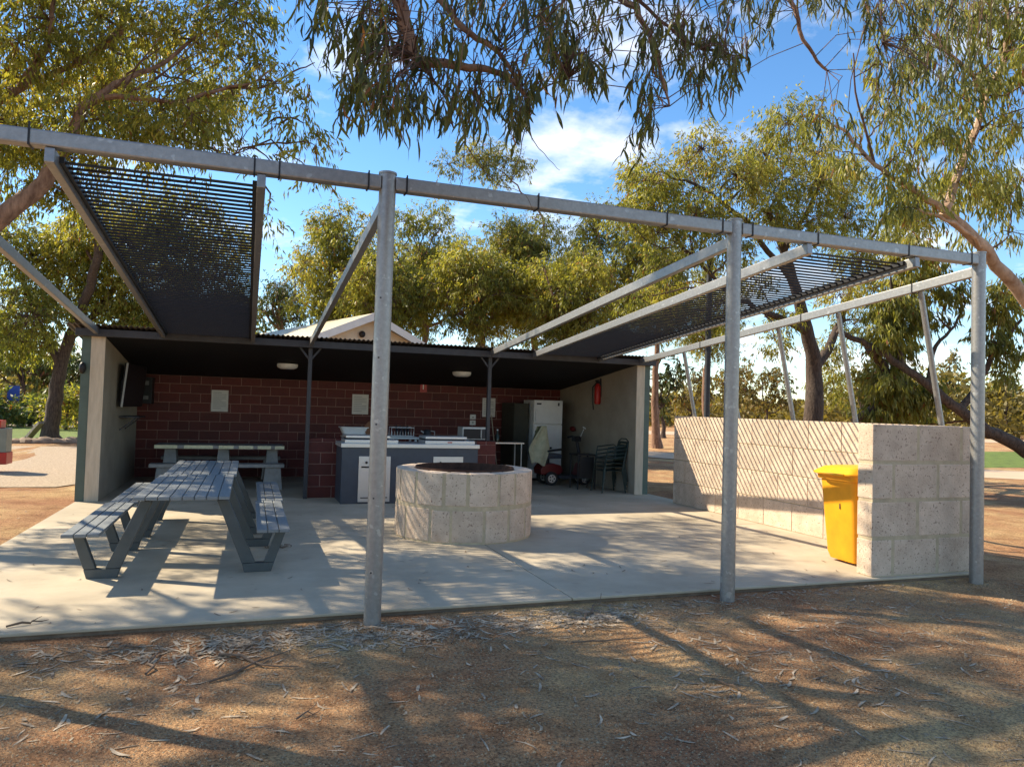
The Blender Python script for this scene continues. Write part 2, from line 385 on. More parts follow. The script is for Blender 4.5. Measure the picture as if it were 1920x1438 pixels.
# ================================================================== SHELTER
sh = thing('picnic_shelter', (2.4, 14.6, 0), 'open fronted shelter with red block back wall, cream side walls and corrugated roof', 'shelter')
XL, XR, YF, YK = -2.12, 7.10, 12.75, 16.5
def zroof(y): return 2.63-(y-12.6)*.118
def sidewall(xa, xb):
    z0, z1 = zroof(YF)-.1, zroof(YK)-.1
    mb = MB(); mb.prism([(xa, YF, 0), (xa, YK+.2, 0), (xa, YK+.2, z1), (xa, YF, z0)], None, (xb-xa, 0, 0)); return mb
w = sidewall(-2.30, XL).build('side_wall', RENDER, sh)
mb = MB(); mb.box(-2.30, XL+.012, YF-.03, YF-.002, 0, zroof(YF)-.1); mb.build('edge_trim', TRIM, w, bevel=.003)
sidewall(-2.43, -2.303).build('cladding', GREEN, w)
mb = MB(); mb.ellipsoid((-2.4, YF-.04, 2.02), (.05, .06, .09)); mb.build('wall_light', BLACK, w, smooth=True)
w = sidewall(XR, 7.26).build('side_wall', RENDER, sh)
mb = MB(); mb.box(XR-.012, 7.26, YF-.03, YF-.002, 0, zroof(YF)-.1); mb.build('edge_trim', TRIM, w, bevel=.003)
sidewall(7.263, 7.39).build('cladding', GREEN, w)
# back wall of 390 x 190 blocks
zt = zroof(YK)-.1
mb = MB(); mb.box(XL, XR, YK+.004, YK+.19, 0, zt); bw = mb.build('back_wall', BMORT, sh)
full = MB().box(-.195+.006, .195-.006, -.006, .10, -.095+.0055, .095-.0055).mesh('brick', BRICK, bevel=.003)
half = {}
def brickrun(parent, x0, x1, yface, z0, z1, off=0, axis=0):
    j = 0; z = z0
    while z < z1-.02:
        hgt = min(.19, z1-z); x = x0-(.195 if (j+off) % 2 else 0)
        while x < x1-.01:
            a, b = max(x, x0), min(x+.39, x1)
            if b-a > .03:
                if b-a > .389 and hgt > .189: me = full
                else:
                    key = (round(b-a, 3), round(hgt, 3))
                    if key not in half: half[key] = MB().box(-key[0]/2+.006, key[0]/2-.006, -.006, .10, -key[1]/2+.0055, key[1]/2-.0055).mesh('brick', BRICK, bevel=.003)
                    me = half[key]
                loc = ((a+b)/2, yface, z+hgt/2) if axis == 0 else (yface, (a+b)/2, z+hgt/2)
                inst('brick', me, parent, loc, 0 if axis == 0 else (-pi/2 if axis == 1 else pi/2))
            x += .39
        z += .19; j += 1
brickrun(bw, XL, XR, YK, 0, zt)
# roof
mb = MB(); xs = np.arange(-2.62, 7.60, .0095); vs = []; fs = []
for x in xs:
    z = .011*sin(2*pi*x/.076)
    vs += [(x, 12.50, zroof(12.50)+z+.03), (x, 16.95, zroof(16.95)+z+.03), (x, 12.50, zroof(12.50)+z+.026), (x, 16.95, zroof(16.95)+z+.026)]
for i in range(len(xs)-1):
    a = i*4; fs += [(a, a+4, a+5, a+1), (a+2, a+3, a+7, a+6), (a, a+2, a+6, a+4), (a+1, a+5, a+7, a+3)]
mb.add(vs, fs); mb.build('roof', ROOF, sh)
mb = MB(); mb.prism([(-2.5, 12.72, zroof(12.72)-.055), (-2.5, 16.9, zroof(16.9)-.055), (-2.5, 16.9, zroof(16.9)-.095), (-2.5, 12.72, zroof(12.72)-.095)], None, (9.95, 0, 0))
mb.build('ceiling', CEIL, sh)
mb = MB(); mb.box(-2.5, 7.45, 12.62, 12.70, zroof(12.7)-.115, zroof(12.7)+.0); mb.build('fascia_beam', DARKST, sh, bevel=.004)
for x in (.93, 4.08):
    mb = MB(); mb.box(x-.033, x+.033, 12.715, 12.78, 0, zroof(12.75)-.1)
    po = mb.build('post', DARKST, sh, bevel=.004)
    for sgn in (-1, 1):
        mb = MB(); mb.bar((x+sgn*.02, 12.748, zroof(12.7)-.30), (x+sgn*.17, 12.748, zroof(12.7)-.11), .03, .03, (0,1,0)); mb.build('knee_brace', DARKST, po)
for q in ((.65, 14.5), (4.05, 14.5)):
    z = zroof(q[1])-.1
    mb = MB(); mb.lathe((q[0], q[1], z-.10), [(0, 0), (.12, .004), (.175, .03), (.19, .06), (.19, .1)], 24)
    tag(mb.build('ceiling_light', WHITE, None, smooth=True), 'oval white ceiling light '+('nearer the tables' if q[0] < 2 else 'nearer the fridge'), 'light', 'ceiling lights')
# front brick piers either side of the barbecue
def pier(x0, x1, y0, y1, h, label):
    mb = MB(); mb.box(x0+.003, x1-.003, y0+.003, y1-.003, 0, h-.003)
    t = thing('brick_pier', ((x0+x1)/2, (y0+y1)/2, 0), label, 'pier', 'low brick piers beside the barbecue')
    mb.build('mortar_core', BMORT, t)
    brickrun(t, x0, x1, y0, 0, h-.06, 0); brickrun(t, y0, y1, x0, 0, h-.06, 1, 1); brickrun(t, y0, y1, x1, 0, h-.06, 1, 2)
    n = max(2, round((x1-x0)/.2)); wdt = (x1-x0)/n
    cm = MB().box(-wdt/2+.006, wdt/2-.006, -(y1-y0)/2-.004, (y1-y0)/2, -.03, .03).mesh('brick', BRICK, bevel=.004)
    for k in range(n): inst('brick', cm, t, (x0+(k+.5)*wdt, (y0+y1)/2, h-.03))
pier(.97, 1.62, 12.83, 13.05, 1.0, 'low red brick pier left of the barbecue beside a thin post')
pier(3.80, 4.16, 12.50, 12.70, 1.0, 'low narrow red brick pier at the right end of the barbecue')

# ================================================================== BARBECUE
bq = thing('barbecue_bench', (2.55, 12.4, 0), 'charcoal double barbecue bench with steel doors and pale top', 'barbecue')
mb = MB(); mb.box(1.42, 3.68, 12.0, 12.8, .0, .90); mb.build('cabinet', CHAR, bq, bevel=.008)
mb = MB(); mb.box(1.40, 3.70, 11.97, 12.82, .90, .965); mb.build('bench_top', STAIN, bq, bevel=.006)
for x0, x1 in ((1.47, 2.33), (2.78, 3.64)):
    mb = MB(); mb.box(x0, x1, 12.06, 12.60, .965, 1.02); ld = mb.build('hotplate_surround', STAIN, bq, bevel=.005)
    mb = MB(); mb.box(x0+.02, x1-.12, 12.14, 12.66, 1.045, 1.085); mb.build('lid', STAIN, ld, bevel=.006)
    mb = MB(); mb.box(x0+.04, x1-.14, 12.20, 12.62, 1.02, 1.045); mb.build('hotplate', BLACK, ld)
mb = MB(); mb.box(3.16, 3.24, 12.056, 12.06, .985, 1.003); mb.build('sticker', RED, bq)
for x0, x1 in ((1.69, 2.20), (2.91, 3.42)):
    mb = MB(); mb.box(x0, x1, 11.984, 11.998, .03, .76); dr = mb.build('door', STAIN, bq, bevel=.003)
    mb = MB(); mb.tube([(x0+.12, 11.965, .66), (x0+.12, 11.985, .66)], .02, 14); mb.build('push_button', BLACK, dr)
    mb = MB(); mb.box(x0+.04, x0+.19, 11.979, 11.984, .575, .60); mb.build('name_plate', BLACK, dr)
    for zz in (.60, .52, .42):
        mb = MB(); mb.tube([(x0+.21, 11.978, zz), (x0+.21, 11.985, zz)], .013, 10); mb.build('screw', BLACK, dr)
    mb = MB(); mb.box(x0+.04, x1-.04, 11.979, 11.984, .09, .105); mb.build('vent_slot', BLACK, dr)

# ================================================================== FIRE PIT
PC = (2.63, 9.13); PR, PH, PI_ = .86, .82, .62
pit = thing('fire_pit', (PC[0], PC[1], 0), 'round fire pit of pale limestone blocks with a rusty steel lining', 'fire pit')
mb = MB(); mb.lathe((*PC, 0), [(PR-.003, 0), (PR-.003, PH-.006), (PI_+.01, PH-.006), (PI_+.01, 0)], 72, True); mb.build('mortar_core', MORT, pit, smooth=True)
def arcblock(a0, a1, z0, z1, r0b, r1b, n=5):
    mb = MB(); vs = []; fs = []
    for k in range(n+1):
        a = a0+(a1-a0)*k/n
        for r, z in ((r1b, z0), (r1b, z1), (r0b, z1), (r0b, z0)): vs.append((PC[0]+r*cos(a), PC[1]+r*sin(a), z))
    for k in range(n):
        for i in range(4): j = (i+1)%4; fs.append((k*4+i, k*4+j, k*4+4+j, k*4+4+i))
    fs += [(3, 2, 1, 0), tuple(n*4+i for i in range(4))]; mb.add(vs, fs); return mb
for c, (z0, z1, off) in enumerate(((.012, .395, .0), (.435, PH, .11))):
    a = off
    ws = [.40, .26, .42, .36, .28, .44, .32, .38, .30, .42, .27, .41, .35, .36, .40, .30]; ws = [q*2*pi/sum(ws) for q in ws]
    for q in ws[c*5:]+ws[:c*5]:
        g = random.uniform(.030, .052)
        arcblock(a+g/2, a+q-g/2, z0+random.uniform(0, .012), z1-(random.uniform(0, .014) if c == 0 else 0), PI_+.02, PR+random.uniform(.001, .006)).build('block', LIME, pit, bevel=.010)
        a += q
mb = MB(); mb.lathe((*PC, 0), [(PI_, .12), (PI_+.008, .12), (PI_+.008, PH+.022), (PI_, PH+.022)], 64, True); mb.build('steel_lining', RUST, pit, smooth=True)
mb = MB(); mb.lathe((*PC, 0), [(0, .2), (.3, .17), (.61, .15)], 40); mb.build('ash_bed', ASH, pit, smooth=True)

# ================================================================== LIMESTONE BLOCK WALL
lw = thing('limestone_wall', (7.2, 8.7, 0), 'low limestone block windbreak wall with a short return towards the post', 'wall')
WH = 1.545; ch = WH/4
mb = MB(); mb.box(7.208, 7.392, 6.04, 11.522, 0, WH-.006); mb.box(5.992, 7.392, 5.858, 6.042, 0, WH-.004); mb.build('mortar_core', MORT, lw)
for j in range(4):
    z0 = j*ch+.006; z1 = (j+1)*ch-(.006 if j < 3 else 0)
    y = 6.055 - (.30 if j % 2 else 0); g = .005
    while y < 11.53:
        a, b = max(y, 6.055), min(y+.60, 11.53)
        if b-a > .06:
            mb = MB(); mb.box(7.20+random.uniform(-.002, .002), 7.40, a+g, b-g, z0, z1); mb.build('block', LIME, lw, bevel=.006)
        y += .60
    x = 5.985 - (.33 if j % 2 == 0 else 0); g = .034
    while x < 7.40:
        a, b = max(x, 5.985), min(x+.61, 7.40)
        if b-a > .06:
            mb = MB(); ja = g/2 if a > 5.99 else 0
            mb.box(a+ja, b-(g/2 if b < 7.39 else 0), 5.853+random.uniform(0, .004), 6.05, z0+(.010 if j else 0), z1-(.010 if j < 3 else 0)); mb.build('block', LIME, lw, bevel=.010)
        x += .61

# ================================================================== YELLOW WHEELIE BIN
bn = thing('wheelie_bin', (6.46, 6.50, 0), 'yellow plastic wheelie bin against the limestone wall', 'bin')
def ringloft(mb, rings):
    n = len(rings[0]); vs = [p for r in rings for p in r]; fs = []
    for i in range(len(rings)-1):
        for k in range(n): fs.append((i*n+k, i*n+(k+1)%n, (i+1)*n+(k+1)%n, (i+1)*n+k))
    fs += [tuple(range(n-1,-1,-1)), tuple((len(rings)-1)*n+k for k in range(n))]; return mb.add(vs, fs)
def rrect(cx, cy, hx, hy, r, z, m=4):
    P = []
    for sx, sy, a0 in ((1,1,0),(-1,1,pi/2),(-1,-1,pi),(1,-1,1.5*pi)):
        for k in range(m+1):
            a = a0+pi/2*k/m; P.append((cx+sx*(hx-r)+r*cos(a), cy+sy*(hy-r)+r*sin(a), z))
    return P
X0 = Matrix.Translation((6.46, 6.50, 0)) @ Matrix.Rotation(radians(-4), 4, 'Z')
mb = MB(); mb.xf = X0; ringloft(mb, [rrect(.0, 0, .22, .215, .045, .03), rrect(0, 0, .245, .235, .05, .10), rrect(0, 0, .315, .275, .055, .93)])
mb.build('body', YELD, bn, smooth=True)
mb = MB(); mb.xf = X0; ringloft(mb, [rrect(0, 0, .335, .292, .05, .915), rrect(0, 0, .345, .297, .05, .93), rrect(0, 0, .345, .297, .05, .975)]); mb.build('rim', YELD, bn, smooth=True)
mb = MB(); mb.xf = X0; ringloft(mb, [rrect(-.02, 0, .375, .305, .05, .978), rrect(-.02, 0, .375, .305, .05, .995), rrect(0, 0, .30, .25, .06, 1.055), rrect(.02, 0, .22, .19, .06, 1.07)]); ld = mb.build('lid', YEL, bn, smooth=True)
mb = MB(); mb.xf = X0; mb.tube([(-.40, -.22, .985), (-.425, -.18, .985), (-.425, .18, .985), (-.40, .22, .985)], .013, 8); mb.build('lid_lip', YEL, ld, smooth=True)
for sy in (-1, 1):
    mb = MB(); mb.xf = X0; mb.tube([(.27, sy*.20, .10), (.27, sy*.26, .10)], .10, 20); mb.build('wheel', RUBBER, bn, smooth=True)
mb = MB(); mb.xf = X0; mb.tube([(.30, -.2, .93), (.40, -.2, .99), (.40, .2, .99), (.30, .2, .93)], .016, 8); mb.build('handle', YELD, bn, smooth=True)
mb = MB(); mb.xf = X0; mb.box(-.2955, -.2925, -.05, -.035, .60, .66); mb.build('scuff_mark', DARKST, bn)

# ================================================================== SLATTED PICNIC TABLES
def picnic(x0, y0, label):
    L = 2.04; t = thing('picnic_table', (x0, y0+L/2, 0), label, 'picnic table', 'grey slatted picnic tables set end to end')
    pw = .097
    pm = MB().box(-pw/2+.0035, pw/2-.0035, -L/2, L/2, -.015, .015).mesh('plank', PLANK, bevel=.004)
    for k in range(8): inst('tabletop_plank', pm, t, (x0+(k-3.5)*pw, y0+L/2, .735))
    for sx in (-1, 1):
        for k in range(3): inst('bench_plank', pm, t, (x0+sx*.765+(k-1)*pw, y0+L/2, .435))
    for yy in (y0+.40, y0+1.66):
        fr = MB(); fr.box(x0-.34, x0+.34, yy-.035, yy+.035, .675, .719); fo = fr.build('leg_frame', FRAME, t, bevel=.004)
        for sx in (-1, 1):
            def q(x, z): return Vector((x0+sx*x, yy-.04, z))
            mb = MB(); mb.prism([q(.27, .672), q(.37, .672), q(.625, .085), q(.60, .085), q(.505, .085)], None, (0, .08, 0)); mb.build('inner_leg', FRAME, fo, bevel=.004)
            mb = MB(); mb.prism([q(.505, .083), q(.795, .083), q(.77, 0), q(.53, 0)], None, (0, .08, 0)); mb.build('foot', FRAME, fo, bevel=.004)
            mb = MB(); mb.prism([q(.70, .085), q(.795, .085), q(.905, .414), q(.82, .414)], None, (0, .08, 0)); mb.build('outer_leg', FRAME, fo, bevel=.004)
            mb = MB(); mb.box(x0+sx*.765-.13, x0+sx*.765+.13, yy-.03, yy+.03, .415, .4195); mb.build('seat_bracket', FRAME, fo)
    return t
picnic(-.515, 7.0, 'grey slatted picnic table with attached benches, the nearer one on the slab')
picnic(-.490, 9.07, 'grey slatted picnic table with attached benches, the farther one towards the shelter')

# concrete table under the roof
ct = thing('concrete_table', (-.46, 14.9, 0), 'old concrete table and bench with cream edge segments inside the shelter', 'table')
mb = MB(); mb.box(-1.58, .66, 14.70, 15.42, .69, .755); tp = mb.build('tabletop', CONCG, ct, bevel=.006)
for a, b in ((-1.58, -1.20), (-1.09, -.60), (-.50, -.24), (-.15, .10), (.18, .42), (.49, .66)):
    mb = MB(); mb.box(a, b, 14.694, 14.70, .692, .753); mb.build('edge_segment', CREAM, tp)  # separate cream strips with grey gaps along the front edge
for yb in (14.0, 15.85):
    mb = MB(); mb.box(-1.58, .64, yb, yb+.30, .405, .465); mb.build('bench_seat', CONCG, ct, bevel=.006)
    for xx in (-1.33, .45):
        mb = MB(); mb.prism([(xx-.13, yb+.04, .402), (xx+.13, yb+.04, .402), (xx+.17, yb+.04, 0), (xx-.17, yb+.04, 0)], None, (0, .22, 0)); mb.build('bench_leg', CONCG, ct, bevel=.006)
for xx in (-1.33, -.42, .45):
    mb = MB(); mb.prism([(xx-.09, 14.86, .688), (xx+.09, 14.86, .688), (xx+.15, 14.86, 0), (xx-.15, 14.86, 0)], None, (0, .4, 0)); mb.build('table_leg', CONCG, ct, bevel=.006)

# ================================================================== THINGS IN THE SHELTER
def notice(a, b, label):
    p, q = ony(*a, YK-.012), ony(*b, YK-.012); t = thing('wall_notice', (p.x, YK, q.z), label, 'notice', 'paper notices on the red wall')
    mb = MB(); mb.box(p.x, q.x, YK-.014, YK-.008, q.z, p.z); mb.build('sheet', PAPER, t)
    hgt = p.z-q.z; wd = q.x-p.x
    for k in range(9):
        z = p.z-.05-hgt*.82*k/9; l = .78 if k % 4 else .5
        mb = MB(); mb.box(p.x+wd*.1, p.x+wd*(.1+l), YK-.0155, YK-.0142, z-.006, z+.004); mb.build('text_line', PRINT, t)
notice((397, 731), (427, 772), 'pale paper notice on the red wall above the picnic tables')
notice((661, 739), (690, 777), 'pale paper notice on the red wall above the barbecue')
notice((905, 746), (928, 782), 'pale paper notice on the red wall behind the thin dark post')
p, q = ony(788, 715, YK), ony(800, 736, YK)
t = thing('fire_sign', (p.x, YK, q.z), 'small red fire equipment sign on the red block wall', 'sign')
mb = MB(); mb.box(p.x, q.x, YK-.014, YK-.008, q.z, p.z); mb.build('sign_plate', RED, t)
mb = MB(); mb.box(p.x+.06, p.x+.085, YK-.016, YK-.0142, q.z+.07, p.z-.07); mb.build('symbol', WHITE, t)
for nm, (a, b), lab in (('power_outlet', ((881, 777), (891, 797)), 'pair of white power outlets on the red wall above the microwave'), ('light_switch', ((964, 778), (974, 799)), 'white switch plate on the red wall beside the fridge')):
    p, q = ony(*a, YK), ony(*b, YK); t = thing(nm, (p.x, YK, q.z), lab, 'switch')
    zc = (p.z+q.z)/2
    for s_ in (0, 1):
        mb = MB(); mb.box(p.x, q.x, YK-.03, YK-.007, (q.z if s_ else zc+.012), (zc-.012 if s_ else p.z)); mb.build('plate', WHITE, t, bevel=.004)
        mb = MB(); zz = (q.z+zc)/2 if s_ else (p.z+zc)/2; mb.box((p.x+q.x)/2-.02, (p.x+q.x)/2+.02, YK-.034, YK-.031, zz-.015, zz+.012); mb.build('button', PRINT, t)
# sink bench with kitchen things
sk = thing('sink_bench', (2.5, 13.9, 0), 'stainless steel sink bench standing behind the barbecue', 'bench')
mb = MB(); mb.box(1.66, 3.05, 13.75, 14.35, .96, 1.0); mb.build('bench_top', STAIN, sk, bevel=.004)
for x in (1.72, 2.99):
    for y in (13.8, 14.3): mb = MB(); mb.box(x-.02, x+.02, y-.02, y+.02, 0, .96); mb.build('leg', STAIN, sk)
mb = MB(); mb.box(1.75, 2.95, 13.9, 14.25, .30, .33); mb.build('lower_shelf', STAIN, sk)
t = thing('wash_tub', (1.86, 14.0, 1.0), 'white plastic tub at the left end of the sink bench', 'tub')
mb = MB(); ringloft(mb, [rrect(1.86, 14.02, .19, .14, .04, 1.002), rrect(1.86, 14.02, .25, .18, .05, 1.15)]); mb.build('body', WHITE, t, smooth=True)
mb = MB(); ringloft(mb, [rrect(1.86, 14.02, .265, .195, .05, 1.15), rrect(1.86, 14.02, .265, .195, .05, 1.165)]); mb.build('rim', WHITE, t, smooth=True)
WOOD = mat('brown_board', (.20, .09, .045), .6, 0, .3, 6, stretch=(8, 1, 1))
t = thing('round_board', (2.12, 13.85, 1.0), 'round brown wooden board leaning behind the barbecue', 'board')
mb = MB(); mb.xf = Matrix.Translation((2.18, 13.86, 1.145)) @ Matrix.Rotation(radians(-80), 4, 'X'); mb.cyl((0, 0), .145, -.01, .01, 28); mb.build('disc', WOOD, t, smooth=True)
mb = MB(); mb.xf = Matrix.Translation((2.18, 13.86, 1.145)) @ Matrix.Rotation(radians(-80), 4, 'X'); mb.lathe((0, 0, 0), [(.138, -.013), (.148, -.013), (.148, .013), (.138, .013)], 28, True); mb.build('rim', WOOD, t)
t = thing('dish_rack', (2.75, 14.05, 1.0), 'white dish rack holding dark crockery on the sink bench', 'dish rack')
mb = MB()
for y in (13.92, 14.18):
    mb.tube([(2.55, y, 1.01), (2.55, y, 1.17), (2.98, y, 1.17), (2.98, y, 1.01), (2.55, y, 1.01)], .007, 6)
for k in range(9): x = 2.56+k*.052; mb.tube([(x, 13.92, 1.012), (x, 14.18, 1.012)], .005, 5); mb.tube([(x, 13.92, 1.012), (x, 13.92, 1.1)], .004, 5)
mb.build('wire_frame', WHITE, t)
for k in range(4):
    mb = MB(); mb.xf = Matrix.Translation((2.66+k*.07, 14.05, 1.11)) @ Matrix.Rotation(radians(78), 4, 'Y'); mb.lathe((0, 0, 0), [(0, 0), (.07, .002), (.10, .02), (.098, .026), (.065, .008), (0, .006)], 20); mb.build('plate', NAVY, t, smooth=True)
t = thing('kettle', (3.35, 14.6, 0), 'small dark kettle with pale trim between the barbecue and microwave', 'kettle')
kb = thing('side_bench', (4.0, 14.4, 0), 'dark side bench carrying the kettle and microwave', 'bench')
mb = MB(); mb.box(3.12, 4.66, 14.05, 14.75, .89, .94); mb.build('bench_top', DARKST, kb, bevel=.004)
for x in (3.18, 4.60):
    for y in (14.1, 14.7): mb = MB(); mb.box(x-.02, x+.02, y-.02, y+.02, 0, .89); mb.build('leg', DARKST, kb)
mb = MB(); mb.lathe((3.35, 14.4, .941), [(0, 0), (.085, 0), (.09, .03), (.07, .16), (.045, .185), (0, .195)], 20); mb.build('body', DARKST, t, smooth=True)
mb = MB(); mb.tube([(3.42, 14.4, 1.10), (3.50, 14.4, 1.09), (3.50, 14.4, 1.0), (3.43, 14.4, .97)], .012, 8); mb.build('handle', STAIN, t, smooth=True)
mb = MB(); mb.tube([(3.29, 14.4, 1.06), (3.22, 14.4, 1.10)], [.02, .012], 8); mb.build('spout', STAIN, t, smooth=True)
t = thing('microwave_oven', (4.26, 14.3, .94), 'white microwave oven with a dark door beside the thin post', 'microwave')
mb = MB(); mb.box(4.00, 4.50, 14.12, 14.50, .955, 1.20); mb.build('body', WHITE, t, bevel=.006)
mb = MB(); mb.box(4.02, 4.39, 14.11, 14.12, .97, 1.165); mb.build('door', BLACK, t)
mb = MB(); mb.box(4.40, 4.49, 14.112, 14.12, .97, 1.165); mb.build('control_panel', DARKST, t)
mb = MB(); mb.tube([(4.375, 14.095, .99), (4.375, 14.095, 1.15)], .008, 6); mb.build('handle', STAIN, t)
for x in (4.04, 4.46):
    mb = MB(); mb.cyl((x, 14.3), .015, .9405, .955, 8); mb.build('foot', BLACK, t)
t = thing('metal_table', (5.2, 14.6, 0), 'narrow metal table with a thin pale edge left of the fridge', 'table')
mb = MB(); mb.box(4.72, 5.45, 14.5, 15.0, .86, .885); mb.build('top', STAIN, t)
for x in (4.76, 5.41):
    for y in (14.55, 14.95): mb = MB(); mb.cyl((x, y), .014, 0, .86, 8); mb.build('leg', STAIN, t)
t = thing('bottle', (4.92, 14.7, .885), 'dark bottle standing on the narrow metal table', 'bottle')
mb = MB(); mb.lathe((4.92, 14.7, .886), [(0, 0), (.045, 0), (.047, .13), (.02, .19), (.018, .24), (0, .24)], 16); mb.build('body', mat('dark_glass', (.02, .035, .025), .1), t, smooth=True)
mb = MB(); mb.cyl((4.92, 14.7), .02, 1.126, 1.15, 12); mb.build('cap', WHITE, t)
t = thing('broom', (5.3, 16.2, 0), 'thin broom leaning on the red wall beside the fridge', 'broom')
mb = MB(); mb.tube([(5.42, 16.1, .1), (5.34, 16.44, 1.42)], .012, 8); mb.build('handle', TRIM, t)
mb = MB(); mb.box(5.27, 5.57, 16.04, 16.12, .0, .12); mb.build('head', NAVY, t, bevel=.01)
# fridge
t = thing('fridge', (6.33, 15.7, 0), 'white two door fridge in the back right corner of the shelter', 'fridge')
mb = MB(); mb.box(5.99, 6.68, 15.42, 16.05, .06, 1.80); mb.build('cabinet', WHITE, t, bevel=.012)
mb = MB(); mb.box(5.99, 6.68, 15.365, 15.41, 1.27, 1.80); dr = mb.build('freezer_door', WHITE, t, bevel=.012)
mb = MB(); mb.box(6.05, 6.16, 15.36, 15.364, 1.70, 1.735); mb.build('badge', BLACK, dr)
mb = MB(); mb.box(6.56, 6.60, 15.36, 15.364, 1.68, 1.75); mb.build('magnet', DARKST, dr)
mb = MB(); mb.box(6.02, 6.06, 15.33, 15.364, 1.30, 1.60); mb.build('handle', WHITE, dr, bevel=.006)
mb = MB(); mb.box(5.99, 6.68, 15.365, 15.41, .10, 1.255); dr = mb.build('fridge_door', WHITE, t, bevel=.012)
mb = MB(); mb.box(6.02, 6.06, 15.33, 15.364, .85, 1.20); mb.build('handle', WHITE, dr, bevel=.006)
mb = MB(); mb.box(6.02, 6.65, 15.45, 16.0, 0, .06); mb.build('plinth', BLACK, t)
t = thing('tall_cupboard', (5.72, 16.0, 0), 'narrow dark olive cupboard against the left side of the fridge', 'cupboard')
OLV = mat('olive_panel', (.045, .042, .028), .7)
mb = MB(); mb.box(5.60, 5.96, 15.62, 16.45, 0, 1.72); mb.build('carcass', OLV, t, bevel=.006)
mb = MB(); mb.box(5.61, 5.95, 15.60, 15.62, .05, 1.70); dr = mb.build('door', OLV, t, bevel=.003)
mb = MB(); mb.box(5.90, 5.92, 15.585, 15.6, .9, 1.05); mb.build('handle', DARKST, dr)
# mobility scooter
ms = thing('mobility_scooter', (6.3, 14.65, 0), 'red mobility scooter with dark seat and pale hub wheels parked by the fridge', 'scooter')
for x, y, r in ((6.06, 14.45, .145), (6.06, 14.90, .145), (6.84, 14.48, .12), (6.84, 14.84, .12)):
    mb = MB(); mb.tube([(x, y-.045, r), (x, y+.045, r)], r, 24); wh = mb.build('wheel', RUBBER, ms, smooth=True, bevel=.012)
    mb = MB(); mb.tube([(x, y-.052, r), (x, y-.046, r)], r*.60, 20); mb.build('rim', STAIN, wh)
    for k in range(5):
        a = 2*pi*k/5; mb = MB(); mb.tube([(x+cos(a)*r*.34, y-.056, r+sin(a)*r*.34), (x+cos(a)*r*.34, y-.0525, r+sin(a)*r*.34)], r*.12, 8); mb.build('hub_hole', BLACK, wh)
mb = MB(); mb.prism([(5.84, 14.46, .22), (6.26, 14.46, .22), (6.34, 14.46, .30), (6.28, 14.46, .42), (6.12, 14.46, .46), (5.90, 14.46, .44), (5.82, 14.46, .34)], None, (0, .42, 0)); mb.build('rear_cowl', mat('dark_red_shell', (.13, .008, .010), .35), ms, bevel=.02)
mb = MB(); mb.box(6.25, 6.82, 14.46, 14.88, .14, .20); mb.build('floorboard', NAVY, ms, bevel=.01)
mb = MB(); mb.prism([(6.70, 14.48, .2), (6.95, 14.48, .2), (6.92, 14.48, .40), (6.80, 14.48, .46)], None, (0, .38, 0)); mb.build('front_cowl', mat('dark_red_shell', (.13, .008, .010), .35), ms, bevel=.02)
mb = MB(); mb.tube([(6.86, 14.67, .4), (6.72, 14.67, .98)], .035, 10); ti = mb.build('tiller', DARKST, ms)
mb = MB(); mb.tube([(6.60, 14.46, 1.0), (6.70, 14.52, 1.03), (6.72, 14.67, 1.02), (6.70, 14.82, 1.03), (6.60, 14.88, 1.0)], .018, 8); mb.build('handlebar', BLACK, ti)
mb = MB(); mb.box(6.64, 6.80, 14.58, 14.76, .92, 1.04); mb.build('dash', BLACK, ti, bevel=.02)
mb = MB(); mb.tube([(6.74, 14.50, 1.03), (6.78, 14.44, 1.19)], .006, 6); mb.tube([(6.785, 14.425, 1.22), (6.79, 14.42, 1.23)], .045, 12); mb.build('mirror', WHITE, ti)
mb = MB(); mb.tube([(6.06, 14.67, .42), (6.06, 14.67, .56)], .04, 10); mb.build('seat_post', DARKST, ms)
mb = MB(); mb.box(5.86, 6.30, 14.44, 14.90, .56, .66); mb.build('seat', NAVY, ms, bevel=.03)
mb = MB(); mb.prism([(5.86, 14.46, .62), (5.98, 14.46, .62), (5.92, 14.46, 1.14), (5.82, 14.46, 1.14)], None, (0, .42, 0)); mb.build('backrest', NAVY, ms, bevel=.03)
for y in (14.40, 14.93):
    mb = MB(); mb.tube([(5.93, y, .72), (6.25, y, .76)], .025, 8); mb.build('armrest', BLACK, ms)
# cloth hung over the back of the seat
t = thing('draped_cloth', (5.8, 14.4, .6), 'pale grey green cloth draped over the back of the scooter seat', 'cloth')
mb = MB(); vs = []; fs = []; nu, nv = 12, 14
for i in range(nv):
    v = i/(nv-1)
    for k in range(nu):
        u = k/(nu-1); wd = .10+.36*min(1, v*1.6)*(1-.55*max(0, v-.55)/.45)
        x = 5.86+(u-.62)*wd*1.15-.10*v; y = 14.40-.03*sin(u*9+v*3)-.05*v; z = 1.25-.80*v+.04*sin(u*5)*(v)
        vs.append((x, y, z))
for i in range(nv-1):
    for k in range(nu-1): a = i*nu+k; fs.append((a, a+1, a+nu+1, a+nu))
nb = len(vs); vs2 = [(p[0]+.0, p[1]+.012, p[2]) for p in vs]; mb.add(vs+vs2, fs+[tuple(nb+i for i in reversed(f)) for f in fs]); mb.build('front_fold', CLOTH, t, smooth=True)
mb = MB(); vs = []; fs = []
for i in range(10):
    v = i/9
    for k in range(6): u = k/5; vs.append((5.80+(u-.5)*.16*(1+.5*v)-.14*v, 14.47-.02*sin(u*7+v*4), 1.24-.55*v))
for i in range(9):
    for k in range(5): a = i*6+k; fs.append((a, a+1, a+7, a+6))
